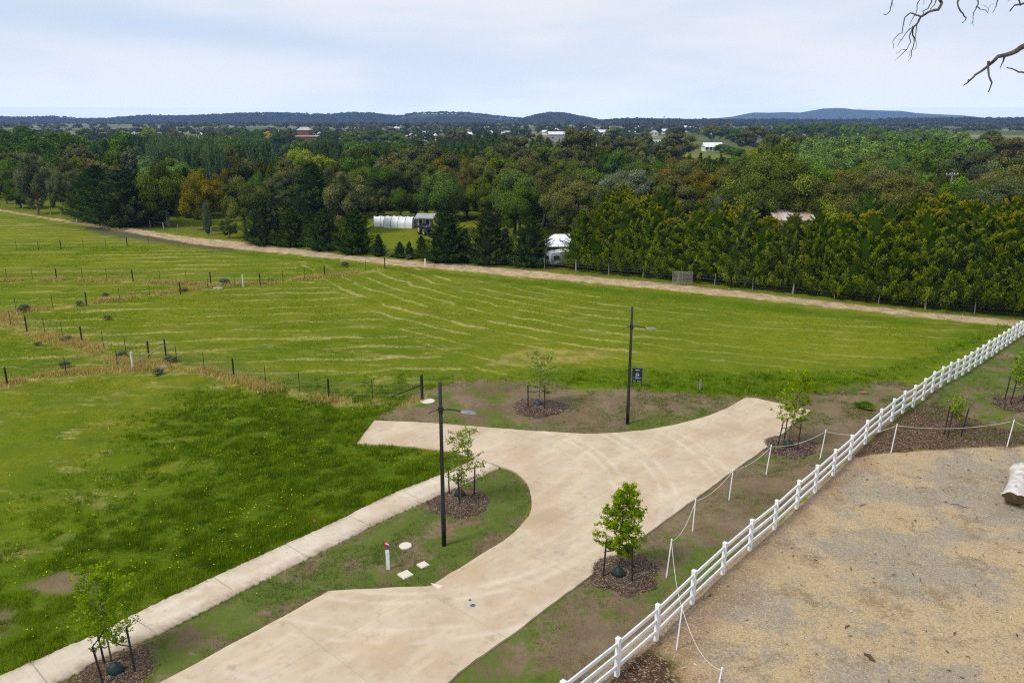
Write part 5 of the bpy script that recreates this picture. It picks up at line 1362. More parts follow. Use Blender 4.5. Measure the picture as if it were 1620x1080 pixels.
# overhead lines
WRM = plain('overhead_line', (.05, .05, .05), .6)
def line(name, a, c, sag, label, r=.03):
    b = MB(); b.tube([a.lerp(c, i / 16) + Vector((0, 0, -sag * 4 * i / 16 * (1 - i / 16))) for i in range(17)], r, 4, False); tag(b.build(name, WRM), label, 'cable')
line('power_line', p1 + Vector((-1, 0, -.2)), Vector((p1.x - 42, p1.y + 18, p1.z - .5)), .6, 'thin dark power line running left from the transformer pole')
line('power_line', p1 + Vector((1, 0, -.2)), Vector((p1.x + 40, p1.y - 10, p1.z)), .6, 'thin dark power line running right from the transformer pole')

# ------------------------------------------------------------------ dead tree whose branches reach in at the top right
DB_M = bark('dead_branch_bark', (.045, .042, .040), (.12, .11, .10), 20)
DEP = 12.0
def zr(x, y, dep=DEP): return ray(1380 + x / 6.75, y / 6.75, dep)
base = Vector((13.2, 10.5, 0))
dt = empty('dead_tree', base, 0, 'bare dead tree with twisted grey twigs reaching in above the yard', 'tree')
pxm = DEP / F / 6.75 / 2          # radius of a one zoomed-pixel wide stroke
branches = [
 ([(215, -30), (217, 0), (205, 50), (190, 120), (150, 160), (115, 150)], 12, 4),
 ([(690, -60), (720, 0), (742, 35), (705, 105), (600, 130), (520, 180), (490, 240), (440, 290), (430, 350), (445, 400), (440, 480), (420, 540), (420, 600), (380, 655)], 30, 3),
 ([(520, 180), (455, 160), (405, 140), (350, 185), (335, 250), (320, 350), (250, 400), (220, 450), (225, 520)], 14, 3),
 ([(455, 160), (420, 220), (395, 270)], 9, 3), ([(520, -20), (485, 30), (480, 100), (455, 160)], 8, 6),
 ([(440, 290), (400, 310), (330, 400), (310, 425), (270, 495)], 9, 3), ([(310, 425), (275, 415)], 4, 2),
 ([(415, 340), (395, 390), (412, 450), (370, 530), (320, 530), (255, 578)], 9, 3), ([(370, 530), (300, 595), (240, 650)], 7, 2),
 ([(490, 240), (470, 310), (465, 380), (455, 400), (470, 470), (460, 525), (435, 530)], 9, 3), ([(430, 280), (405, 360), (395, 390)], 8, 6),
 ([(545, 150), (540, 120), (595, 95), (635, 20), (632, -30)], 7, 10), ([(620, 100), (660, 60), (685, -20)], 6, 9), ([(550, -20), (550, 50)], 6, 3), ([(405, 540), (400, 590), (380, 615)], 4, 2),
 ([(925, -20), (910, 30), (920, 80), (970, 150), (1003, 190), (990, 220), (955, 248)], 17, 6),
 ([(1120, -30), (1135, 35), (1115, 70), (1085, 130), (1075, 230), (1055, 255)], 14, 3), ([(1115, 70), (1150, 100), (1210, 110), (1240, 145)], 11, 4), ([(1235, 130), (1240, 90), (1270, 45), (1295, 42)], 3, 1.5), ([(1235, 90), (1200, 60), (1165, 50)], 3, 1.5), ([(1075, 240), (1082, 278)], 3, 2),
 ([(1345, -20), (1320, 70), (1285, 140)], 10, 4), ([(215, 30), (228, 75)], 4, 2),
 ([(1660, 20), (1580, 48), (1520, 58), (1470, 120)], 20, 10), ([(1553, -20), (1582, 62)], 14, 12), ([(1480, -12), (1455, 15)], 10, 5),
 ([(2000, 400), (1750, 430), (1620, 495), (1540, 545), (1440, 585), (1340, 605), (1290, 660), (1220, 720), (1100, 800), (1040, 860), (975, 912)], 55, 9),
 ([(1245, 655), (1238, 720), (1245, 810), (1278, 885), (1240, 985)], 22, 10), ([(1420, 600), (1400, 650), (1365, 725)], 20, 5), ([(1265, 690), (1225, 655)], 14, 6),
 ([(1750, 790), (1640, 782), (1560, 770), (1490, 735), (1440, 725)], 18, 9), ([(1590, 775), (1600, 765)], 8, 4), ([(1030, 850), (1020, 870)], 8, 4)]
rr = random.Random(77)
tr = MB(); Z3 = Vector((0, 0, 0))
top = Vector((13.4, 11.2, 21.5))
tr.tube([Vector((0, 0, -.2)), Vector((.1, .1, 5)), Vector((-.1, .3, 11)), Vector((.1, .4, 16)), top - base], [.45, .36, .30, .24, .16], 14)
tr.build('trunk', DB_M, dt, True)
lm_ = MB()
lmA = zr(2000, 400); lm_.tube([Vector((13.15, 10.85, 13.5)) - base, (Vector((12.2, 11.2, 15.4))) - base, lmA - base], [.16, .12, .055], 10)
over = [zr(2300, -700), zr(1500, -420), zr(700, -330), zr(200, -260)]
lm_.tube([Vector((13.3, 10.95, 16.5)) - base] + [p - base for p in over], [.20, .13, .09, .06, .03], 10)
for (sx, sy), tgt in (((690, -60), 2), ((215, -30), 3), ((925, -20), 1), ((1120, -30), 1), ((1345, -20), 1), ((1660, 20), 0), ((520, -20), 2), ((632, -30), 2), ((685, -20), 2), ((550, -20), 2), ((1553, -20), 1), ((1480, -12), 1), ((1750, 790), 0)):
    a_ = over[tgt]; e_ = zr(sx, sy)
    if (sx, sy) == (1750, 790): a_ = Vector((13.1, 10.8, 12.2))
    lm_.tube([a_ - base, (a_.lerp(e_, .5) + Vector((.15, .1, .1))) - base, e_ - base], [.035, .022, .014], 6)
lm_.build('limb', DB_M, dt, True)
tw_ = MB()
for pl, w0, w1 in branches:
    P_ = []; n = len(pl)
    for i in range(n - 1):
        P_.append(pl[i])
        if i < n - 1: P_.append(((pl[i][0] + pl[i + 1][0]) / 2 + rr.uniform(-6, 6), (pl[i][1] + pl[i + 1][1]) / 2 + rr.uniform(-6, 6)))
    P_.append(pl[-1]); n = len(P_)
    dz = [DEP + .25 * sin(i * .9 + pl[0][0]) * (i / n) for i in range(n)]
    tw_.tube([zr(x, y, q) - base for (x, y), q in zip(P_, dz)], [pxm * 1.25 * (w0 + (w1 - w0) * i / (n - 1)) for i in range(n)], 6)
    for i in range(2, n):
        if rr.random() < .55 and w0 < 40:
            x, y = P_[i]; tw_.tube([zr(x, y, dz[i]) - base, zr(x + rr.uniform(-14, 14), y + rr.uniform(2, 22), dz[i]) - base], [pxm * 3, pxm * 1.5], 4)
tw_.build('branches', DB_M, dt, True)

# ------------------------------------------------------------------ trees
ORIG = {'A': (0, 200), 'B': (270, 200), 'C': (540, 200), 'D': (810, 200), 'E': (1080, 200), 'F': (1350, 180)}
KIND = {  # code: (object name, shape, foliage, default height, bark, words, category)
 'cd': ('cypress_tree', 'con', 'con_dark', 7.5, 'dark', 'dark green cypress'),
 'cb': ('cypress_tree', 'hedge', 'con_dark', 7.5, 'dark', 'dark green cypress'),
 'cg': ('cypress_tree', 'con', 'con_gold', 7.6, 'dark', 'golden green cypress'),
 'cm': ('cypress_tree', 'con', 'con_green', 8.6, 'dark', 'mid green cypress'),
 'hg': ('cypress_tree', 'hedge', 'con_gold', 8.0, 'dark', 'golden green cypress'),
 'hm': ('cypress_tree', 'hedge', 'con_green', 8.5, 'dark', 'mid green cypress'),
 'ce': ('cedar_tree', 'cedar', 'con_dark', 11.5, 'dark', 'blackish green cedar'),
 'pi': ('pine_tree', 'broad', 'broad_dark', 11.5, 'dark', 'blackish green pine'),
 'eg': ('gum_tree', 'euc', 'euc_grey', 10.0, 'pale', 'grey green gum tree'),
 'eb': ('gum_tree', 'euc', 'euc_brown', 10.0, 'pale', 'brownish gum tree'),
 'eo': ('gum_tree', 'euc', 'euc_olive', 10.2, 'pale', 'olive green gum tree'),
 'ey': ('gum_tree', 'euc', 'euc_gold', 9.2, 'dark', 'golden brown gum tree'),
 'sv': ('gum_tree', 'euc', 'silver', 7.5, 'pale', 'silvery tipped gum tree'),
 'bd': ('leafy_tree', 'broad', 'broad_dark', 9.0, 'dark', 'dark green leafy tree'),
 'bg': ('leafy_tree', 'broad', 'broad', 9.0, 'dark', 'mid green leafy tree'),
 'br': ('leafy_tree', 'broad', 'bright', 9.2, 'dark', 'bright green leafy tree'),
 'li': ('leafy_tree', 'broad', 'lime', 9.0, 'dark', 'lime green leafy tree'),
 'ye': ('wattle_tree', 'broad', 'yellow', 8.0, 'dark', 'yellow flowering wattle'),
 'pg': ('poplar_tree', 'poplar', 'poplar', 10.2, 'dark', 'pale grey green poplar'),
 'pd': ('poplar_tree', 'poplar', 'poplar_dark', 9.2, 'dark', 'tall dark poplar'),
 'sh': ('shrub', 'shrub', 'shrub', 2.0, 'dark', 'pale leafy shrub'),
 'wi': ('willow_tree', 'broad', 'bright', 10.6, 'dark', 'fresh green willow'),
}
ZONES = {'A': 'above the far left end of the straw track', 'B': 'behind the dark conifers left of the poly tunnels', 'C': 'in the belt behind the poly tunnels', 'D': 'in the belt behind the caravan', 'E': 'in the belt beyond the rust striped roof', 'F': 'in the belt behind the tall end of the golden hedge'}
made = []
rt = random.Random(31)
def T(z, cx, top, code, w, h=None, base=None, label=None, bk=None, group=None, vary=True):
    """one tree from a zoomed outline: crown centre, crown top, crown width; base row when its foot shows"""
    ox, oy = ORIG[z]; px = ox + cx / 6; pt = oy + top / 6; wp_ = w / 6
    nm, shp, mat, dh, bark_, words = KIND[code]
    if base is not None:
        Y = H / ratio(oy + base / 6); h = H_at(Y, pt)
        wp_ *= 1.42 if code in ('cd', 'cb', 'ce') else 1.14
    else:
        t_ = pt - 188
        h = h or (dh - max(0, dh - 8.1) * .9 * float(ss(np.array(t_), 20, 42)))
        Y = (H - h) / max(ratio(pt), .004)
        Ym = H / ratio(float(np.interp(px, [a_[0] for a_ in TRK_F], [a_[1] for a_ in TRK_F]))) * 1.13 + 6
        if z == 'F' or (z == 'E' and pt > 255) or (z == 'D' and cx > 1150 and pt > 270): Ym += 16
        if Y < Ym: Y = Ym + 9 * rt.random(); h = H_at(Y, pt)
    m = mpp(Y, h * .6); x = (px - 810) * m; wm = max(wp_ * m, h * .18)
    if base is None: wm = min(max(wm * 1.28, h * {'euc': .95, 'broad': .95, 'con': .50, 'hedge': .6, 'poplar': .34}.get(shp, .5)), h * 1.9)
    g = group
    lb = label or f"{words} {ZONES[z]}"
    if label is None: g = f"{words}s {ZONES[z]}"
    made.append((x, Y, wm))
    return tree(nm, shp, mat, x, Y, h * 1.02, wm, lb, 'shrub' if code == 'sh' else 'tree', g, bk or bark_, hi=1 if (Y < 150 and shp != 'shrub') or Y < 100 else 0)

# --- front rows whose feet show: each one told apart
CR = 'dark cypresses behind the straw track'
T('A', 30, 390, 'bd', 230, base=735, label='dark leafy tree at the very left edge behind the track')
T('A', 170, 460, 'bd', 250, base=772, label='low dark bushy tree left of the orange trunked tree')
T('A', 310, 250, 'eg', 340, base=835, bk='orange', label='tall grey green tree with an orange trunk at the far left')
T('A', 270, 560, 'bd', 260, base=782, label='dark bushy tree right behind the orange trunk')
T('A', 545, 420, 'eg', 190, base=845, label='slim grey tree between the orange trunk and the twin dark cypresses')
T('A', 690, 415, 'eg', 260, base=760, label='rounded grey green tree over the little bank at far left')
T('A', 930, 365, 'cb', 400, base=895, group=CR, label='left one of the two large dark cypresses touching each other')
T('A', 1195, 390, 'cb', 540, base=940, group=CR, label='right wider one of the two large dark cypresses touching each other')
T('A', 1560, 290, 'eo', 500, base=945, label='yellow tipped gum with a bare pale forking trunk')
T('A', 1540, 850, 'sh', 90, base=925, label='small dark shrub at the foot of the pale forking gum')
T('B', 290, 440, 'ey', 440, base=985, label='big rounded golden brown gum on the left lawn')
T('B', 500, 405, 'ey', 260, base=900, label='golden olive gum just behind the big golden brown one')
T('B', 340, 735, 'pg', 80, base=1030, label='slender young poplar in front of the golden brown gum')
T('B', 690, 475, 'eo', 430, base=1010, label='dark olive gum leaning over behind the single cypress', bk='dark')
T('B', 545, 860, 'eo', 190, base=1062, label='small dark tree standing by the fence below the golden gum')
T('B', 880, 690, 'cd', 340, base=1118, group=CR, label='leftmost cypress of the cypress row standing along the fence')
T('B', 1150, 775, 'cd', 300, base=1135, group=CR, label='second cypress from the left in the row along the fence')
T('B', 1010, 830, 'cd', 130, base=1125, group=CR, label='thin cypress squeezed between the first two of the row')
T('B', 1310, 750, 'cd', 110, base=1090, group=CR, label='narrow pointed cypress behind the second and third of the row')
T('B', 1460, 785, 'cd', 330, base=1165, group=CR, label='third full cypress from the left in the row along the fence')
T('C', 130, 780, 'cd', 350, base=1200, group=CR, label='cypress beside the left end of the poly tunnels')
T('B', 1340, 330, 'ce', 520, base=900, h=None, label='great blackish cedar towering behind the cypress row')
T('B', 1000, 440, 'eg', 270, base=850, label='grey gum between the olive gum and the great cedar')
T('B', 820, 425, 'bg', 190, base=900, label='pale green tree behind the dark olive gum')
T('B', 1500, 385, 'eb', 270, base=850, label='brown topped gum right of the great cedar')
T('B', 1590, 500, 'eb', 250, base=840, label='tall brown gum just left of the golden cypress pair')
T('C', 355, 1020, 'cd', 110, base=1230, group=CR, label='tiny open cypress in front of the poly tunnels')
T('C', 555, 1090, 'cd', 110, base=1245, group=CR, label='first of two tiny cypresses on the lawn below the tunnels')
T('C', 645, 1090, 'cd', 90, base=1255, group=CR, label='second of two tiny cypresses on the lawn below the tunnels')
T('C', 760, 1035, 'cd', 130, base=1245, group=CR, label='small cypress leaning against the full one below the tractor')
T('C', 1000, 800, 'cd', 400, base=1280, group=CR, label='full dark cypress right beside the tractor')
T('C', 1175, 970, 'cd', 160, base=1285, group=CR, label='small cypress filling the gap right of the tractor cypress')
T('C', 1400, 800, 'cd', 400, base=1300, group=CR, label='full dark cypress midway between tractor and caravan')
T('C', 1560, 960, 'cd', 170, base=1300, group=CR, label='half height cypress between the last two full ones')
T('D', 185, 850, 'cd', 360, base=1325, group=CR, label='last dark cypress before the caravan')
T('D', 390, 1180, 'sv', 90, base=1300, label='small spindly sapling in front of the caravan')
for k, (cx, b) in enumerate(((470, 1240), (560, 1250), (650, 1262), (800, 1225), (1100, 1290), (1250, 1300), (1490, 1318), (30, 1330))):
    T('C', cx, b - 45, 'sh', 90, base=b, label='low pale weedy shrub among the fence posts below the cypresses', group='low shrubs along the fence')
# trees around the tunnels
T('C', 150, 470, 'hg', 250, base=800, label='larger golden cypress left of the bright green trees')
T('C', 280, 480, 'hm', 170, base=790, label='dark golden cypress right against the bright green trees')
T('C', 395, 460, 'br', 230, base=770, label='tallest of the bright green trees above the poly tunnels', group='bright green trees above the poly tunnels')
T('C', 590, 515, 'br', 230, base=760, label='middle bright green tree above the poly tunnels', group='bright green trees above the poly tunnels')
T('C', 810, 550, 'br', 130, base=760, label='small bright green tree at the right end of its group', group='bright green trees above the poly tunnels')
T('C', 750, 485, 'bg', 180, base=740, label='mid green tree peeking over between the bright green ones')
T('C', 345, 605, 'eb', 210, base=860, label='dark brown leaved small tree left of the poly tunnels', bk='dark')
T('C', 560, 590, 'bd', 220, base=865, label='broad dark green tree directly above the poly tunnels')
T('C', 700, 605, 'bd', 180, base=855, label='narrower dark green tree above the timber shed')
T('C', 820, 640, 'li', 150, base=850, label='yellowish bush like tree above the timber shed')
T('C', 680, 840, 'sh', 110, base=905, label='lime green shrub between tunnel and timber shed', group=None)
T('C', 800, 835, 'sh', 190, base=880, label='grey green shrub behind the timber shed')
T('C', 1020, 380, 'eb', 360, base=880, label='brown topped gum at the left of the central gum clump')
T('C', 1190, 310, 'ey', 280, base=880, label='tall rusty crowned gum in the central gum clump')
T('C', 1000, 590, 'eo', 330, base=900, label='low dark gum in front of the central gum clump')
T('C', 1360, 350, 'eo', 340, base=870, label='tall olive gum in the centre of the central clump')
T('C', 1340, 480, 'eo', 380, base=915, label='olive gum with pale forked stems in front of the central clump')
T('C', 1540, 420, 'eo', 280, base=880, label='olive gum at the right end of the central clump')
T('D', 345, 535, 'bd', 280, base=730, label='round dark green tree beside the low grey roof')
T('D', 600, 645, 'bg', 180, base=745, label='small pale tree between the two low roofs')
T('D', 150, 470, 'bd', 150, base=640, label='small dark tree above the low grey roof')
for k, (cx, tp) in enumerate(((-70, 700), (20, 690), (105, 668), (190, 680), (270, 728), (350, 716), (430, 706), (510, 730), (585, 738), (660, 756), (720, 790))):
    T('D', cx, tp, 'hg', 150, base=905, label=f"clipped golden cypress number {('one','two','three','four','five','six','seven','eight','nine','ten','eleven')[k]} from the left in the hedge above the lawn", group='clipped golden hedge above the back lawn')
for k, (cx, tp) in enumerate(((70, 872), (170, 880), (290, 870), (405, 880), (490, 885), (560, 882))):
    T('D', cx, tp, 'sh', 90, base=928, label='round pale shrub in front of the clipped golden hedge', group='pale round shrubs before the clipped hedge')
for k in range(8):
    o = T('D', 310 + 36 * k, 922, 'sh', 46, base=975, label='reddish low vine in the row on the back lawn', group='reddish vines on the back lawn')
    o.children[1].data = get_pair(0, 'shrub', k, 'vine', 'dark')[0]; o.name = 'vine'

# --- golden hedge on the right, nearest row by the fence
def hedge_base(px):  # fence row runs down to the right
    xs = [p[0] for p in TRK_F]; ys = [p[1] for p in TRK_F]
    for i in range(len(xs) - 1):
        if xs[i] <= px <= xs[i + 1]: return ys[i] + (ys[i + 1] - ys[i]) * (px - xs[i]) / (xs[i + 1] - xs[i]) - 6
    return ys[-1]
HG = 'golden cypresses of the tall hedge along the straw track'
ordn = ['first', 'second', 'third', 'fourth', 'fifth', 'sixth', 'seventh', 'eighth', 'ninth', 'tenth', 'eleventh', 'twelfth', 'thirteenth', 'fourteenth', 'fifteenth', 'sixteenth', 'seventeenth', 'eighteenth', 'nineteenth', 'twentieth']
def HT(px, top, wpx, label, code='hg', back=0.0, idx=None):
    nm, shp, mat, dh, bk, words = KIND[code]
    Y = H / ratio(hedge_base(px)) + back
    m = mpp(Y, 4); x = (px - 810) * m; Y += .8; h = H_at(Y, top) * (1 + .04 * sin(px * 1.7)); w = wpx * m * (1.28 + .14 * sin(px * 2.9))
    made.append((x, Y, w))
    return tree(nm, shp, mat, x, Y + w * .28, h, w, label, 'tree', HG, bk, hi=1, idx=idx)
front = [(925, 336, 66), (962, 326, 66), (1000, 312, 70), (1037, 318, 70), (1075, 342, 66), (1112, 330, 72), (1150, 322, 72), (1186, 318, 74), (1226, 337, 74), (1268, 340, 74), (1310, 336, 76), (1352, 330, 84), (1398, 338, 84), (1452, 345, 80), (1486, 328, 92), (1530, 322, 96), (1574, 330, 96), (1618, 326, 100), (1668, 325, 110)]
for k, (px, tp, w) in enumerate(front):
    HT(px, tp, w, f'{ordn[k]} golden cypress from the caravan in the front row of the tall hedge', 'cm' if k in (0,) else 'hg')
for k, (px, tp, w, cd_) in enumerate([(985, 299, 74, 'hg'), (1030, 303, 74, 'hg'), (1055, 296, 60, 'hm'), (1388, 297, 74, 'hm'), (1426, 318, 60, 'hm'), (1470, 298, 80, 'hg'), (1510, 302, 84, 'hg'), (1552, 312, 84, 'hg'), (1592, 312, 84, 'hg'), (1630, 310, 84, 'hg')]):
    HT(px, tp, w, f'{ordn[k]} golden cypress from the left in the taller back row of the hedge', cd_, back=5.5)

# --- the belt of trees further back (rows as seen, front to back by their tops)
belt = '''
A 80 20 pi 190 12;A 195 -25 pi 190 13.2;A 60 100 pi 220;A 130 150 pi 180;A 345 60 pi 150;A 460 108 bg 180;A 335 140 bg 170;A 530 25 pi 100 12;A 660 28 pi 210 12;A 780 18 bg 110;A 860 112 bg 190;A 1030 118 bg 190;A 1130 45 pi 90 12;A 945 150 bd 160
A 1180 80 pd 70;A 1232 74 pd 70;A 1284 68 pd 70;A 1340 88 pd 70;A 1395 88 pd 76;A 1442 150 pd 70;A 1490 160 pd 60;A 1420 10 li 130 11;A 1280 190 eg 240;A 760 200 eb 190;A 650 195 eo 210;A 740 160 eb 110
A 720 272 cg 130;A 820 262 cg 130;A 930 258 cg 130;A 1040 260 cg 130;A 1135 248 cg 140;A 560 285 cg 160;A 640 278 cg 120;A 660 300 eb 150;A 740 318 eo 130;A 850 288 eb 210;A 960 350 eb 210;A 1110 378 eb 220;A 630 370 eo 170;A 500 250 bd 120
A 20 240 eo 160;A 140 235 eg 160;A 290 228 eg 170;A 90 295 bd 170;A 190 330 ey 180;A 20 325 eb 140;A 1440 300 br 130 8.4;A 1540 315 br 130 8.4;A 1600 300 br 140 8.4;A 120 300 eg 150;A 230 200 bg 120;A 460 330 eg 200
B 520 190 eb 460 10.4;B 340 240 eb 200;B 700 240 eb 200;B 60 330 br 170 8.4;B 160 320 br 180 8.4;B 150 385 cd 150 8;B 260 405 cg 140 7.6;B 60 400 cg 150 7.8;B 230 300 eo 130
B 860 330 cg 180;B 960 350 cg 170;B 1080 340 cg 170;B 970 250 bd 230;B 1070 275 bd 180;B 880 270 bd 160;B 1110 305 eb 150;B 1230 180 li 140;B 1290 150 cg 150;B 1335 255 li 260;B 1440 240 li 230;B 1250 215 li 170;B 1410 150 pd 90;B 1460 162 pd 90;B 1530 140 pd 100;B 1600 155 pd 90;B 1215 280 bd 130
B 1250 325 cg 120;B 1350 318 cg 120;B 1450 328 cg 120;B 1545 335 cg 130;B 1600 330 cg 110;B 1400 360 cm 140;B 1100 28 eb 150 9;B 600 10 bd 220 9;B 370 50 eb 110 8;B 1500 38 bd 190 9;B 825 22 bg 90 8;B 1385 8 eb 90 8;B 920 45 ye 80 7;B 530 80 ye 70 7;B 360 -12 li 90 8;B 510 -12 li 80 8;B 30 30 eb 100 8;B 700 30 bd 160 8.6;B 820 60 bd 130 8;B 1010 60 bd 110 8
C 130 30 bg 210;C 60 70 bg 160;C 300 20 bd 180;C 480 42 bg 210;C 350 140 pi 100 9;C 90 130 bg 230;C 230 118 bg 190;C 560 130 bg 210;C 430 165 cg 140;C 500 190 cg 140;C 100 205 cg 150;C 30 230 cg 140;C 180 200 cg 130;C 260 198 cg 140;C 120 275 bd 260;C 230 330 bd 250;C 20 290 bd 180;C 330 260 bd 170;C 400 330 bd 180
C 1110 15 eb 190 10;C 1050 35 eb 120 9;C 900 145 cm 130;C 980 150 cm 130;C 1060 132 cm 130;C 1140 102 cm 130;C 1220 74 cm 130;C 1300 55 cm 130;C 1380 48 cm 140;C 1460 50 cm 140;C 1540 66 cm 130;C 1420 100 cm 130;C 1260 130 cm 130;C 1340 110 cm 140;C 1500 110 cm 140;C 1180 160 cm 140;C 1100 180 cm 130
C 1000 212 cg 120;C 1080 212 cg 120;C 1160 222 cg 130;C 1250 215 cg 140;C 1350 232 cg 130;C 930 205 cg 120;C 740 112 cg 160;C 720 165 eg 320 10.5;C 900 180 eb 250 10.4;C 640 190 eo 200;C 560 222 eg 270;C 440 272 eb 230;C 640 262 eg 270;C 800 318 eo 170;C 930 308 ey 230;C 870 240 eb 230;C 50 415 eb 160;C 740 300 eb 200;C 520 320 eb 230
C 1500 150 eb 240;C 1400 210 eo 230;C 1570 140 eb 150;C 1450 270 eo 260;C 1300 290 eb 190;C 1250 300 cg 110;C 1560 280 eo 210;C 940 440 bd 140 8
D 60 85 eb 150;D 262 78 cg 160;D 345 100 cg 150;D 440 138 cg 120;D 520 143 cg 120;D 600 146 cg 120;D 680 152 cg 120;D 760 160 cg 120;D 840 178 cg 120;D 915 192 cg 120;D 720 175 cm 120;D 860 215 cm 140;D 1060 205 bd 240;D 980 220 bd 190;D 190 110 cg 120;D 560 190 cg 140;D 640 195 cm 140;D 800 230 cm 160
D 620 0 eb 150 13;D 160 188 eb 190;D 90 230 eb 210;D 340 180 eo 290;D 240 150 eo 170;D 660 228 eb 210;D 480 190 eb 190;D 500 290 eb 170;D 620 330 eo 200;D 120 290 eb 150 9.6;D 20 330 eo 160;D 30 430 bg 150;D 570 318 cg 130;D 330 370 cg 90;D 300 400 eb 280;D 200 360 eo 190;D 430 330 eo 220
D 760 418 bd 160 8;D 880 398 bd 140 8;D 960 0 eb 170 10;D 1250 55 eb 130 9;D 1090 90 eb 260;D 1180 110 eb 200;D 900 120 eb 130 8.5;D 870 80 eo 130 8;D 1560 45 eb 330 10.5;D 1470 110 eb 230;D 1560 0 eb 170 10;D 70 540 bd 150 8;D 470 510 eb 170 8.6;D 600 515 eb 190 8.8;D 700 505 ey 180 8.8
D 1000 430 sv 240 8.2;D 1120 415 sv 260 8.4;D 1230 405 sv 170 8.2;D 880 480 sv 190 8;D 840 590 sv 210 7;D 960 520 eo 280 8;D 1280 268 eg 280;D 1400 222 cg 180;D 1480 250 cg 150;D 1230 260 cg 170;D 1545 300 ey 190;D 1470 352 eo 160;D 1520 475 eb 230;D 1505 400 ey 130 8.5;D 1400 330 bd 180;D 1190 330 bd 160;D 1620 330 eb 160;D 1320 350 eo 200
D 1400 480 bd 220 8.2;D 1560 590 bg 200 7.6;D 1300 540 cm 170 7.8;D 1180 560 hg 200 7.9;D 1090 580 hg 240 8;D 640 430 eb 200
E 285 -14 eb 160 11;E 350 -8 bd 130 10;E 480 20 bd 160;E 680 -6 eb 250 11;E 600 30 eb 170;E 360 165 bd 130 4;E 540 205 bd 130 4;E 460 190 bg 130 4;E 430 180 bg 110 4;E 670 198 li 130 7;E 850 60 eo 180;E 160 245 cg 120;E 60 250 cg 120;E 250 268 cg 120;E 360 258 cg 130;E 820 20 bd 130
E 200 360 cg 110;E 280 360 cg 110;E 360 358 cg 110;E 440 360 cg 110;E 520 352 cg 120;E 600 330 cg 130;E 560 262 bd 180 7;E 470 280 bg 140 6;E 130 350 cg 120;E 320 300 cd 130 6.5;E 890 108 eo 400 12;E 1050 82 eb 180 11;E 830 270 eo 330 10.6;E 980 250 eo 320 11;E 760 380 eo 320 10;E 960 360 eo 360 10.4;E 1060 400 eo 190;E 700 330 eo 260 10
E 50 290 ey 200;E 205 398 ey 210 9;E 100 440 ey 180 9;E 340 390 eb 220;E 450 455 eo 220;E 520 545 ey 130 8;E 300 470 eb 190 9;E 370 575 sv 270 8;E 470 600 sv 190 7.8;E 580 568 sv 190 8;E 700 632 sv 220 7.6;E 280 660 sv 180 7.4;E 60 618 br 260 7.6;E 150 680 bg 170 7.2;E 560 650 eo 160 7.6;E 820 480 eo 240 9
E 1430 152 eb 280;E 1560 182 eb 190;E 1340 250 eb 150;E 1380 400 eo 200;E 1500 418 ey 200;E 1590 400 eo 160;E 1300 470 eb 150;E 1190 598 sv 170 7;E 1560 430 eb 190;E 1390 605 li 270 7.8;E 1300 680 li 170 7.4;E 1480 575 cm 230 8;E 1180 350 bd 180 9;E 1240 380 bg 150 9;E 1100 480 bd 150 8.6;E 1590 560 eo 170 8.6
F 1310 148 eo 150 10;F 1430 198 ey 320 11;F 1560 258 eb 180;F 1250 250 ey 190;F 1370 270 eb 230;F 1110 285 eg 190 11;F 1090 400 eg 190;F 1245 408 cg 170;F 1440 368 eb 260 9;F 1560 490 eb 190 9;F 1400 600 eg 260 8.6;F 1530 620 eg 260 8.4;F 1310 540 eb 210 8.6;F 1200 560 eb 170 8.4;F 1150 640 bd 200 7.8;F 1000 620 bg 200 7.6;F 1480 500 eb 200 8.8;F 1600 370 bd 130
F 560 430 cg 170;F 680 400 cm 170;F 790 368 cm 170;F 930 368 cg 170;F 1010 380 cm 150;F 620 500 cm 180;F 740 480 cm 200;F 880 480 cm 200;F 990 500 cm 170;F 830 580 cm 200 8;F 700 590 cm 190 8
F 330 485 eb 380 8.8;F 480 500 eb 320 8.6;F 180 520 eb 260 8.6;F 560 590 eb 260 8.2;F 380 590 eb 340 8.2;F 60 458 eo 200 9;F 40 600 eb 200 8.4;F 180 640 eb 200 8;F 300 400 bg 220 9;F 420 400 bg 180 9;F 150 340 bg 170;F 60 300 eb 170;F 120 385 eb 130;F 240 450 bd 190 9;F 520 470 bg 170 9
'''
cnt = {}
for row in belt.strip().split('\n'):
    for it in row.split(';'):
        q = it.split(); z, cx, tp, code, w = q[0], float(q[1]), float(q[2]), q[3], float(q[4]); h = float(q[5]) if len(q) > 5 else None
        T(z, cx + rt.uniform(-6, 6), tp + rt.uniform(-3, 3), code, w * 1.08, h)
T('B', 1235, 108, 'bd', 150, 8.6); T('B', 1345, 112, 'bg', 190, 8.6); T('B', 1160, 120, 'bg', 150, 8.6); T('B', 1440, 96, 'bd', 170, 8.4)
# poplar plantation, two ranks
PLN = 'pale poplars of the plantation rows'
for k in range(24):
    T('B', -130 + 46 * k, 108 + 6 * sin(k * 1.7) + (0 if k < 18 else (k - 17) * 5), 'pg', 92, 10.6 + .3 * sin(k * 2.3), label='pale grey green poplar in the back rank of the plantation', group=PLN)
for k in range(20):
    T('B', -150 + 50 * k, 150 + 8 * sin(k * 2.1), 'pg', 96, 10.6, label='pale grey green poplar in the middle rank of the plantation', group=PLN)
for k in range(14):
    T('B', -140 + 52 * k, 205 + 9 * sin(k * 1.3), 'pg', 98, 10.2, label='pale grey green poplar in the front rank of the plantation', group=PLN)
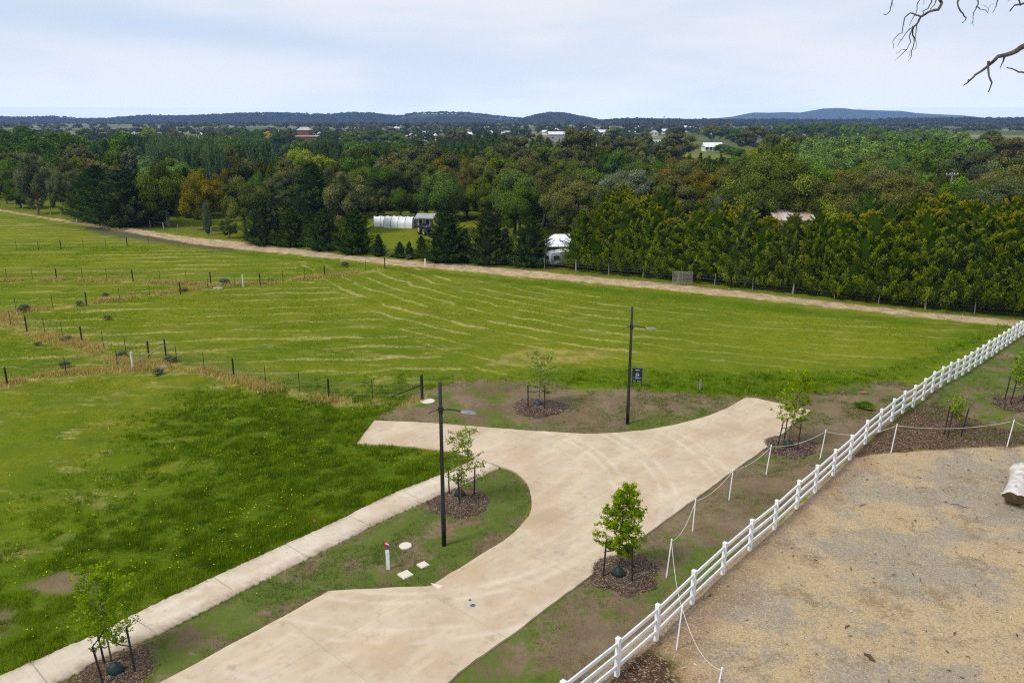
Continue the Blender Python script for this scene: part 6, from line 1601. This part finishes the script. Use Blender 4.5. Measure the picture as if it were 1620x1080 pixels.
# willow mass on the right
WG_ = 'fresh green willows of the grove on the right'
for k, (px, tp) in enumerate([(1270, 214), (1298, 212), (1326, 210), (1352, 208), (1378, 206), (1404, 205), (1428, 204), (1452, 203), (1474, 202), (1496, 203), (1518, 207), (1536, 214)]):
    T('F', (px - 1350) * 6, (tp - 180) * 6, 'wi', 205, 11.2, label='fresh green willow in the back rank of the grove', group=WG_)
for k, (px, tp) in enumerate([(1268, 232), (1292, 230), (1318, 226), (1342, 224), (1368, 222), (1392, 221), (1416, 220), (1440, 224), (1466, 217), (1490, 219), (1514, 224)]):
    T('F', (px - 1350) * 6, (tp - 180) * 6, 'wi' if k < 7 else 'bg', 215, 10.6, label='fresh green willow in the front rank of the grove', group=WG_)
for k in range(11):
    T('F', (1236 + 15 * k - 1350) * 6, (189.5 + 2.2 * abs(k - 3) ** .5 + 1.2 * sin(k * 2) - 180) * 6, 'bg', 125, 12.2, label='mid green tree in the tall row behind the willow grove', group='mid green row behind the willow grove')

# --- understory and far woodland (nobody could count these)
def clumps(name, pts, mat, label, nq, seed):
    """pts: x, y, width, height per crown; one mesh of small leaf clusters"""
    r = np.random.default_rng(seed); pts = np.asarray(pts); n = len(pts)
    P = []; 
    k = nq; D = rdir(r, n * k).reshape(n, k, 3); D[..., 2] = np.abs(D[..., 2]) * 1.0 - .15
    # each crown is five lobes
    lob = rdir(r, n * 6).reshape(n, 6, 3) * np.array([.30, .30, .22]); pick = r.integers(6, size=(n, k))
    C = lob[np.arange(n)[:, None], pick]
    Q = C + D * np.array([.24, .24, .27]) * (r.uniform(.75, 1.1, (n, k, 1)))
    w = pts[:, 2][:, None]; h = pts[:, 3][:, None]
    X = pts[:, 0][:, None] + Q[..., 0] * w; Yy = pts[:, 1][:, None] + Q[..., 1] * w; Z = pts[:, 4][:, None] + h * (.52 + Q[..., 2] * 1.0)
    PP = np.stack([X, Yy, np.maximum(Z, pts[:, 4][:, None] + .1)], -1).reshape(-1, 3)
    N = unit(D.reshape(-1, 3) + .5 * rdir(r, n * k)); T_ = rdir(r, n * k); T_ = unit(T_ - N * (T_ * N).sum(1, keepdims=True))
    L = np.repeat(np.sqrt(pts[:, 2] * pts[:, 3]), k) * r.uniform(.13, .26, n * k) * (10 / sqrt(nq)) * 1.0
    var = np.clip(np.repeat(pts[:, 5], k) + .12 * r.normal(size=n * k), 0, 1)
    V, Fi, v_, t_ = cards(PP, T_, N, L, L * .7, var, PP[:, 2] * 0)
    me = np_mesh(name, V, Fi, 4, {'var': v_, 'tip': t_ * 0})
    return tag(link(name, me, None, LM[mat]), label, kind='stuff')
r = np.random.default_rng(9)
def far_pts(n, y0, y1, h0, h1, pw=1.0, clearings=()):
    out = []
    while len(out) < n:
        Y = y0 + (y1 - y0) * r.random() ** pw; X = r.uniform(-.72, .72) * Y
        px = 810 + X / mpp(Y)
        if vnoise(np.array([X]), np.array([Y]), .006, 2)[0] < .40 and r.random() < .8: continue
        h = r.uniform(h0, h1)
        if any(a < px < b_ and c < Y < d_ for a, b_, c, d_ in clearings): continue
        v = r.random()
        out.append((X, Y, h * r.uniform(.9, 1.5), h, 0, v))
    return out
# dark underwood so no bare ground shows between the belt trees
und = []
while len(und) < 1900:
    Y = 126 + 350 * r.random() ** 1.3; X = r.uniform(-.72, .72) * Y; px = 810 + X / mpp(Y)
    if 820 < px < 930 and Y > 330: continue
    if 1085 < px < 1190 and Y > 225: continue
    if px < 870 and Y < 150 and (px < 140 or 235 < px < 300 or 380 < px < 410 and Y < 135 or 585 < px < 700 and Y < 136): continue
    if px > 870 and Y < 112: continue
    h = r.uniform(2.6, 5.4); und.append((X, Y, h * 1.9, h, 0, r.random() * .45))
clumps('undergrowth', und, 'under', 'dark scrub filling the gaps between the belt trees', 170, 1)
CL = [(840, 930, 0, 760), (1020, 1210, 0, 620), (1010, 1075, 430, 760), (50, 260, 1300, 1750), (1520, 1640, 420, 900)]
clumps('woodland', far_pts(1100, 460, 1000, 5.0, 7.2, .9, CL), 'far', 'mixed trees scattered through the far town', 90, 2)
clumps('woodland', far_pts(2600, 950, 2500, 6.5, 10.5, .8, CL), 'far', 'distant tree covered plain before the hills', 40, 3)

# ------------------------------------------------------------------ hills
def lerp_prof(P, x):
    return float(np.interp(x, [p[0] for p in P], [p[1] for p in P]))
def ridge(name, prof, Dist, depth, label, canopy, mat, trees=0, th=9.0, px0=-80, px1=1700, seed=5, var=.0, nq=34):
    """a real ridge: height over the skyline profile, falling to the plain in front and behind"""
    nx = 260; nyy = 40; V = []; S = []
    for j in range(nyy):
        f = j / (nyy - 1) * 2 - 1
        for i in range(nx):
            px = px0 + (px1 - px0) * i / (nx - 1); yy = Dist + f * depth
            X = (px - 810) * mpp(Dist) * (1 + .0 * f)
            hh = (188 - lerp_prof(prof, px)) * mpp(Dist) + H - canopy
            sh = max(0.0, 1 - abs(f) ** 1.6) * (.90 + .10 * float(vnoise(np.array([X]), np.array([yy]), 1 / (depth * .45), 3)[0]) * 2 - .0)
            sh = min(sh, 1.0) if abs(f) > .05 else 1.0
            z = -3 + max(hh, 0) * sh + (3 if hh > 0 else 0) * sh
            V.append((X, yy, z))
    Fq = []
    for j in range(nyy - 1):
        for i in range(nx - 1):
            a = j * nx + i; Fq.append((a, a + 1, a + nx + 1, a + nx))
    me = np_mesh(name, np.array(V), np.array(Fq), 4, None, True); o = link(name, me, None, mat); tag(o, label, kind='structure')
    if trees:
        r = np.random.default_rng(seed); pts = []
        Va = np.array(V).reshape(nyy, nx, 3)
        while len(pts) < trees:
            j = r.uniform(2, nyy / 2 + 2); i = r.uniform(0, nx - 1.01); a = Va[int(j), int(i)]; b2 = Va[min(int(j) + 1, nyy - 1), int(i) + 1]; fj, fi = j % 1, i % 1
            z = Va[int(j), int(i), 2] * (1 - fj) * (1 - fi) + Va[int(j), int(i) + 1, 2] * (1 - fj) * fi + Va[int(j) + 1, int(i), 2] * fj * (1 - fi) + Va[int(j) + 1, int(i) + 1, 2] * fj * fi
            if z < 0: continue
            x = a[0] + (b2[0] - a[0]) * fi; y = a[1] + (b2[1] - a[1]) * fj
            if vnoise(np.array([x]), np.array([y]), .004, 2)[0] < .33: continue
            h = th * r.uniform(.6, 1.15); pts.append((x, y, h * r.uniform(1.1, 1.8), h, z - .5, r.random()))
        clumps('hill_forest', pts, 'hill', label.replace('ridge', 'forest').replace('wooded', 'dense') + ' of grey green gums', nq, seed)
    return o
hm_ = NT('hill_ground'); hm_.bsdf(hm_.ramp(hm_.noise(hm_.pos(), .006, 4), [(.40, (.028, .036, .020)), (.60, (.045, .055, .028)), (.70, (.10, .115, .05))]), .95, 0, None, .05)
mm_ = NT('mountain_forest'); mm_.bsdf(mm_.ramp(mm_.noise(mm_.pos(), .012, 5, .7), [(.35, (.020, .030, .022)), (.65, (.040, .052, .034))]), .95, 0, None, .05)
left = [(-80, 186), (0, 184.5), (60, 185), (95, 183.8), (125, 187), (180, 187.2), (205, 184.8), (235, 182), (300, 183.2), (355, 180.6), (405, 178.6), (470, 178.8), (520, 180.4), (560, 178), (592, 178.6), (600, 181), (640, 183.2), (660, 178.4), (700, 177.4), (735, 178.2), (770, 181), (800, 184.5), (830, 187.5), (850, 190), (1700, 193)]
ridge('hills', left, 3000, 420, 'long wooded grey green ridge on the left horizon', 7, hm_.m, trees=6500, th=9, seed=5)
knob = [(-80, 195), (805, 195), (822, 187.5), (836, 184.8), (848, 181.4), (868, 178.2), (880, 178), (895, 179), (915, 182.6), (935, 186.5), (948, 190), (970, 195), (1700, 195)]
ridge('hills', knob, 2700, 260, 'small wooded knoll standing alone on the horizon', 7, hm_.m, trees=1500, th=8.5, px0=780, px1=980, seed=6)
mid = [(-80, 195), (930, 194), (960, 189.5), (985, 187.6), (1015, 187.4), (1040, 188.4), (1075, 189), (1110, 188.6), (1180, 189.4), (1220, 188.5), (1300, 189.5), (1380, 188.6), (1420, 187), (1470, 187), (1520, 186.3), (1560, 186.6), (1600, 186.8), (1700, 186.6)]
ridge('hills', mid, 1900, 200, 'low wooded rise under the blue mountain', 7, hm_.m, trees=2600, th=9, px0=920, px1=1700, seed=7)
mtn = [(-80, 195), (1080, 192), (1110, 188.6), (1140, 186.8), (1167, 184), (1180, 180.6), (1192, 178.6), (1215, 178.9), (1240, 178.2), (1265, 178.8), (1285, 175.5), (1302, 172.4), (1318, 171.9), (1332, 172), (1347, 174), (1380, 175.2), (1415, 176.2), (1440, 179.6), (1470, 181.2), (1502, 182.4), (1530, 185), (1550, 187), (1580, 188.5), (1640, 189), (1700, 191)]
ridge('mountain', mtn, 6200, 600, 'broad blue forested mountain on the right horizon', 0, mm_.m, px0=1060, px1=1720)
fr_ = [(-80, 195), (880, 195), (940, 189.2), (1000, 187.2), (1060, 187.6), (1130, 189), (1200, 195), (1700, 195)]
ridge('hills', fr_, 5400, 300, 'faint low blue ridge between the knoll and the mountain', 0, mm_.m, px0=900, px1=1220)

# ------------------------------------------------------------------ weeds in the pasture
rw = random.Random(6)
for k, (px, py, s_, lb) in enumerate([(38, 492.5, 1.3, 'grey green thistle clump under the middle fence at far left'), (40, 487, .8, 'smaller thistle just behind the far left clump'), (104, 581, .9, 'dark weed around the leaning fence post at lower left'), (170, 505, .8, 'dark thistle clump alone in the left pasture'), (60, 546, .6, 'small weed near the left pasture fence'), (193, 565, 1.0, 'grey weed beside the gateway fence post'), (249, 592, .9, 'green weed on the dry grass below the gateway'), (106, 540, 1.0, 'brown weed clump under the rising fence line'), (126, 483, .9, 'grey weed under the middle fence'), (355, 450, 1.4, 'brown thistle heap at the corner of the upper fences'), (290, 461, 1.0, 'grey weed beside the dark middle fence post'), (268, 573, 1.1, 'brown bush behind the pasture gate post'), (167, 468, .7, 'small bush left of the middle fence'), (428, 446, .8, 'round weed near the upper corner strainer')]):
    x, y = G(px, py); tree('weed', 'shrub', 'weed', x, y, .42 * s_, 1.1 * s_, lb, 'weed', 'thistles and weeds in the left pasture', hi=0)
x, y = G(1375, 624 + 20); tree('weed', 'shrub', 'con_green', x - .3, y, .22, 1.5, 'flat green weed patch before the white fence beyond the driveway', 'weed', hi=0)
x, y = G(345, 457); b = MB(); V = []
b.lathe((0, 0, 0), [(.5, -.05), (.55, .1), (.4, .26), (.12, .33)], 10); o = b.build('rock', plain('pale_rock', (.30, .28, .25), .9, 0, .2, 4)); o.location = (x, y, 0); o.scale = (.9, .5, .6); tag(o, 'pale rock at the corner of the upper fences', 'rock')
x, y = G(257, 581); b = MB(); b.lathe((0, 0, 0), [(.4, -.05), (.5, .1), (.35, .24), (.1, .3)], 9); o = b.build('rock', plain('pale_rock', (.30, .28, .25), .9, 0, .2, 4)); o.location = (x, y, 0); o.scale = (1.0, .55, .5); tag(o, 'pale rock lying below the pasture gate post', 'rock')

# ------------------------------------------------------------------ sky, sun, air
w = bpy.data.worlds.new('World'); scene.world = w; w.use_nodes = True
nt = w.node_tree; nt.nodes.clear()
def wn(t, **k):
    x = nt.nodes.new(t)
    for a, b_ in k.items(): setattr(x, a, b_)
    return x
SUN_EL, SUN_AZ = radians(52), radians(238)       # azimuth from +Y, clockwise: behind and to the left of the camera
sky = wn('ShaderNodeTexSky', sky_type='NISHITA', sun_disc=False, sun_elevation=SUN_EL, sun_rotation=SUN_AZ)
sky.air_density = 1.0; sky.dust_density = 1.0
tc = wn('ShaderNodeTexCoord'); sep = wn('ShaderNodeSeparateXYZ'); nt.links.new(tc.outputs['Generated'], sep.inputs[0])
def wm(op, a, b_=0.0, clamp=False):
    x = wn('ShaderNodeMath', operation=op, use_clamp=clamp)
    for s_, v in ((x.inputs[0], a), (x.inputs[1], b_)):
        if isinstance(v, bpy.types.NodeSocket): nt.links.new(v, s_)
        else: s_.default_value = v
    return x.outputs[0]
# project the view direction on a flat cloud deck
den = wm('MAXIMUM', wm('ADD', sep.outputs[2], .06), .03)
cx_ = wm('DIVIDE', sep.outputs[0], den); cy_ = wm('DIVIDE', sep.outputs[1], den)
cmb = wn('ShaderNodeCombineXYZ'); nt.links.new(cx_, cmb.inputs[0]); nt.links.new(cy_, cmb.inputs[1])
def wnoise(sc, det, rough, scale=(1, 1, 1), rot=0.0):
    mp_ = wn('ShaderNodeMapping'); mp_.inputs['Scale'].default_value = scale; mp_.inputs['Rotation'].default_value = (0, 0, rot); nt.links.new(cmb.outputs[0], mp_.inputs[0])
    n = wn('ShaderNodeTexNoise'); n.inputs['Scale'].default_value = sc; n.inputs['Detail'].default_value = det; n.inputs['Roughness'].default_value = rough; nt.links.new(mp_.outputs[0], n.inputs['Vector']); return n.outputs['Fac']
def wstep(v, a, b_, lo=0.0, hi=1.0):
    x = wn('ShaderNodeMapRange', interpolation_type='SMOOTHSTEP'); nt.links.new(v, x.inputs[0]); x.inputs[1].default_value = a; x.inputs[2].default_value = b_; x.inputs[3].default_value = lo; x.inputs[4].default_value = hi; return x.outputs[0]
def wdir(sc, det, scale, rot):
    mp_ = wn('ShaderNodeMapping'); mp_.inputs['Scale'].default_value = scale; mp_.inputs['Rotation'].default_value = rot; nt.links.new(tc.outputs['Generated'], mp_.inputs[0])
    n = wn('ShaderNodeTexNoise'); n.inputs['Scale'].default_value = sc; n.inputs['Detail'].default_value = det; n.inputs['Roughness'].default_value = .55; nt.links.new(mp_.outputs[0], n.inputs['Vector']); return n.outputs['Fac']
n1 = wdir(1.2, 3, (1, 1, 3), (0, .12, 0)); n2 = wdir(2.6, 5, (1, 1, 4.5), (0, .10, 0))
cl = wn('ShaderNodeMix', data_type='RGBA'); nt.links.new(wstep(n2, .36, .60), cl.inputs[0])
SKS = .1
cl.inputs[6].default_value = (.70 / SKS, .775 / SKS, .89 / SKS, 1); cl.inputs[7].default_value = (.81 / SKS, .85 / SKS, .91 / SKS, 1)
mx = wn('ShaderNodeMix', data_type='RGBA')
gz = wm('DIVIDE', wm('SUBTRACT', wm('MULTIPLY_ADD', wm('ADD', sep.outputs[0], .30), -.093), sep.outputs[2]), .020); gz.node.inputs[0].default_value
_ma = gz.node.inputs[0].links[0].from_node.inputs[0].links[0].from_node; _ma.inputs[2].default_value = .0895
gap = wm('MULTIPLY', wm('EXPONENT', wm('MULTIPLY', wm('MULTIPLY', gz, gz), -1.0)), wstep(sep.outputs[0], .10, -.35))
gap = wm('MULTIPLY', gap, wstep(n2, .20, .50))
gm_ = wn('ShaderNodeMix', data_type='RGBA'); nt.links.new(wm('MULTIPLY', gap, .60), gm_.inputs[0]); nt.links.new(cl.outputs[2], gm_.inputs[6]); gm_.inputs[7].default_value = (.50 / SKS, .64 / SKS, .88 / SKS, 1)
nt.links.new(gm_.outputs[2], mx.inputs[7]); nt.links.new(wstep(n1, .25, .55, .92, .98), mx.inputs[0]); nt.links.new(sky.outputs[0], mx.inputs[6]); None
bg = wn('ShaderNodeBackground'); bg.inputs[1].default_value = SKS; path = wm('MINIMUM', wm('DIVIDE', 87.0, wm('MAXIMUM', sep.outputs[2], .001)), 7000.0)
comp = wm('MULTIPLY_ADD', wm('SUBTRACT', wm('EXPONENT', wm('MULTIPLY', path, HAZE_D)), 1.0), .70)
comp.node.inputs[2].default_value = 1.0
vs_ = wn('ShaderNodeVectorMath', operation='SCALE'); nt.links.new(mx.outputs[2], vs_.inputs[0]); nt.links.new(comp, vs_.inputs['Scale'])
nt.links.new(vs_.outputs[0], bg.inputs[0])
wo = wn('ShaderNodeOutputWorld'); nt.links.new(bg.outputs[0], wo.inputs[0])
sl = bpy.data.lights.new('sun', 'SUN'); sl.energy = 2.8; sl.angle = radians(12); sl.color = (1.0, .95, .87)
so = bpy.data.objects.new('sun', sl); COL.objects.link(so)
dv = Vector((sin(SUN_AZ) * cos(SUN_EL), cos(SUN_AZ) * cos(SUN_EL), sin(SUN_EL)))
so.rotation_euler = dv.to_track_quat('Z', 'Y').to_euler(); so.location = (0, -20, 60)

hz = MB(); hz.box((0, 3480, 50.0), (9600, 7040, 104)); hzm = bpy.data.materials.new('haze'); hzm.use_nodes = True
t = hzm.node_tree; t.nodes.clear(); ho = t.nodes.new('ShaderNodeOutputMaterial'); pv = t.nodes.new('ShaderNodeVolumePrincipled')
pv.inputs['Color'].default_value = (.32, .55, 1.0, 1); pv.inputs['Density'].default_value = HAZE_D; pv.inputs['Anisotropy'].default_value = .0
t.links.new(pv.outputs[0], ho.inputs['Volume'])
if HAZE_D > 0: tag(hz.build('haze', hzm), 'thin blue air haze over the whole valley', kind='stuff')

scene.view_settings.view_transform = 'Standard'; scene.view_settings.look = 'None'; scene.view_settings.exposure = 0.0; scene.view_settings.gamma = 1.0
scene.cycles.max_bounces = 5; scene.cycles.diffuse_bounces = 3; scene.cycles.glossy_bounces = 2; scene.cycles.transmission_bounces = 3; scene.cycles.volume_bounces = 0; scene.cycles.transparent_max_bounces = 4
scene.cycles.use_denoising = False; scene.cycles.pixel_filter_type = 'BLACKMAN_HARRIS'; scene.cycles.filter_width = 1.2; scene.cycles.sample_clamp_indirect = 4.0
scene.cycles.use_adaptive_sampling = True; scene.cycles.adaptive_threshold = .008
print('trees', tree_n)
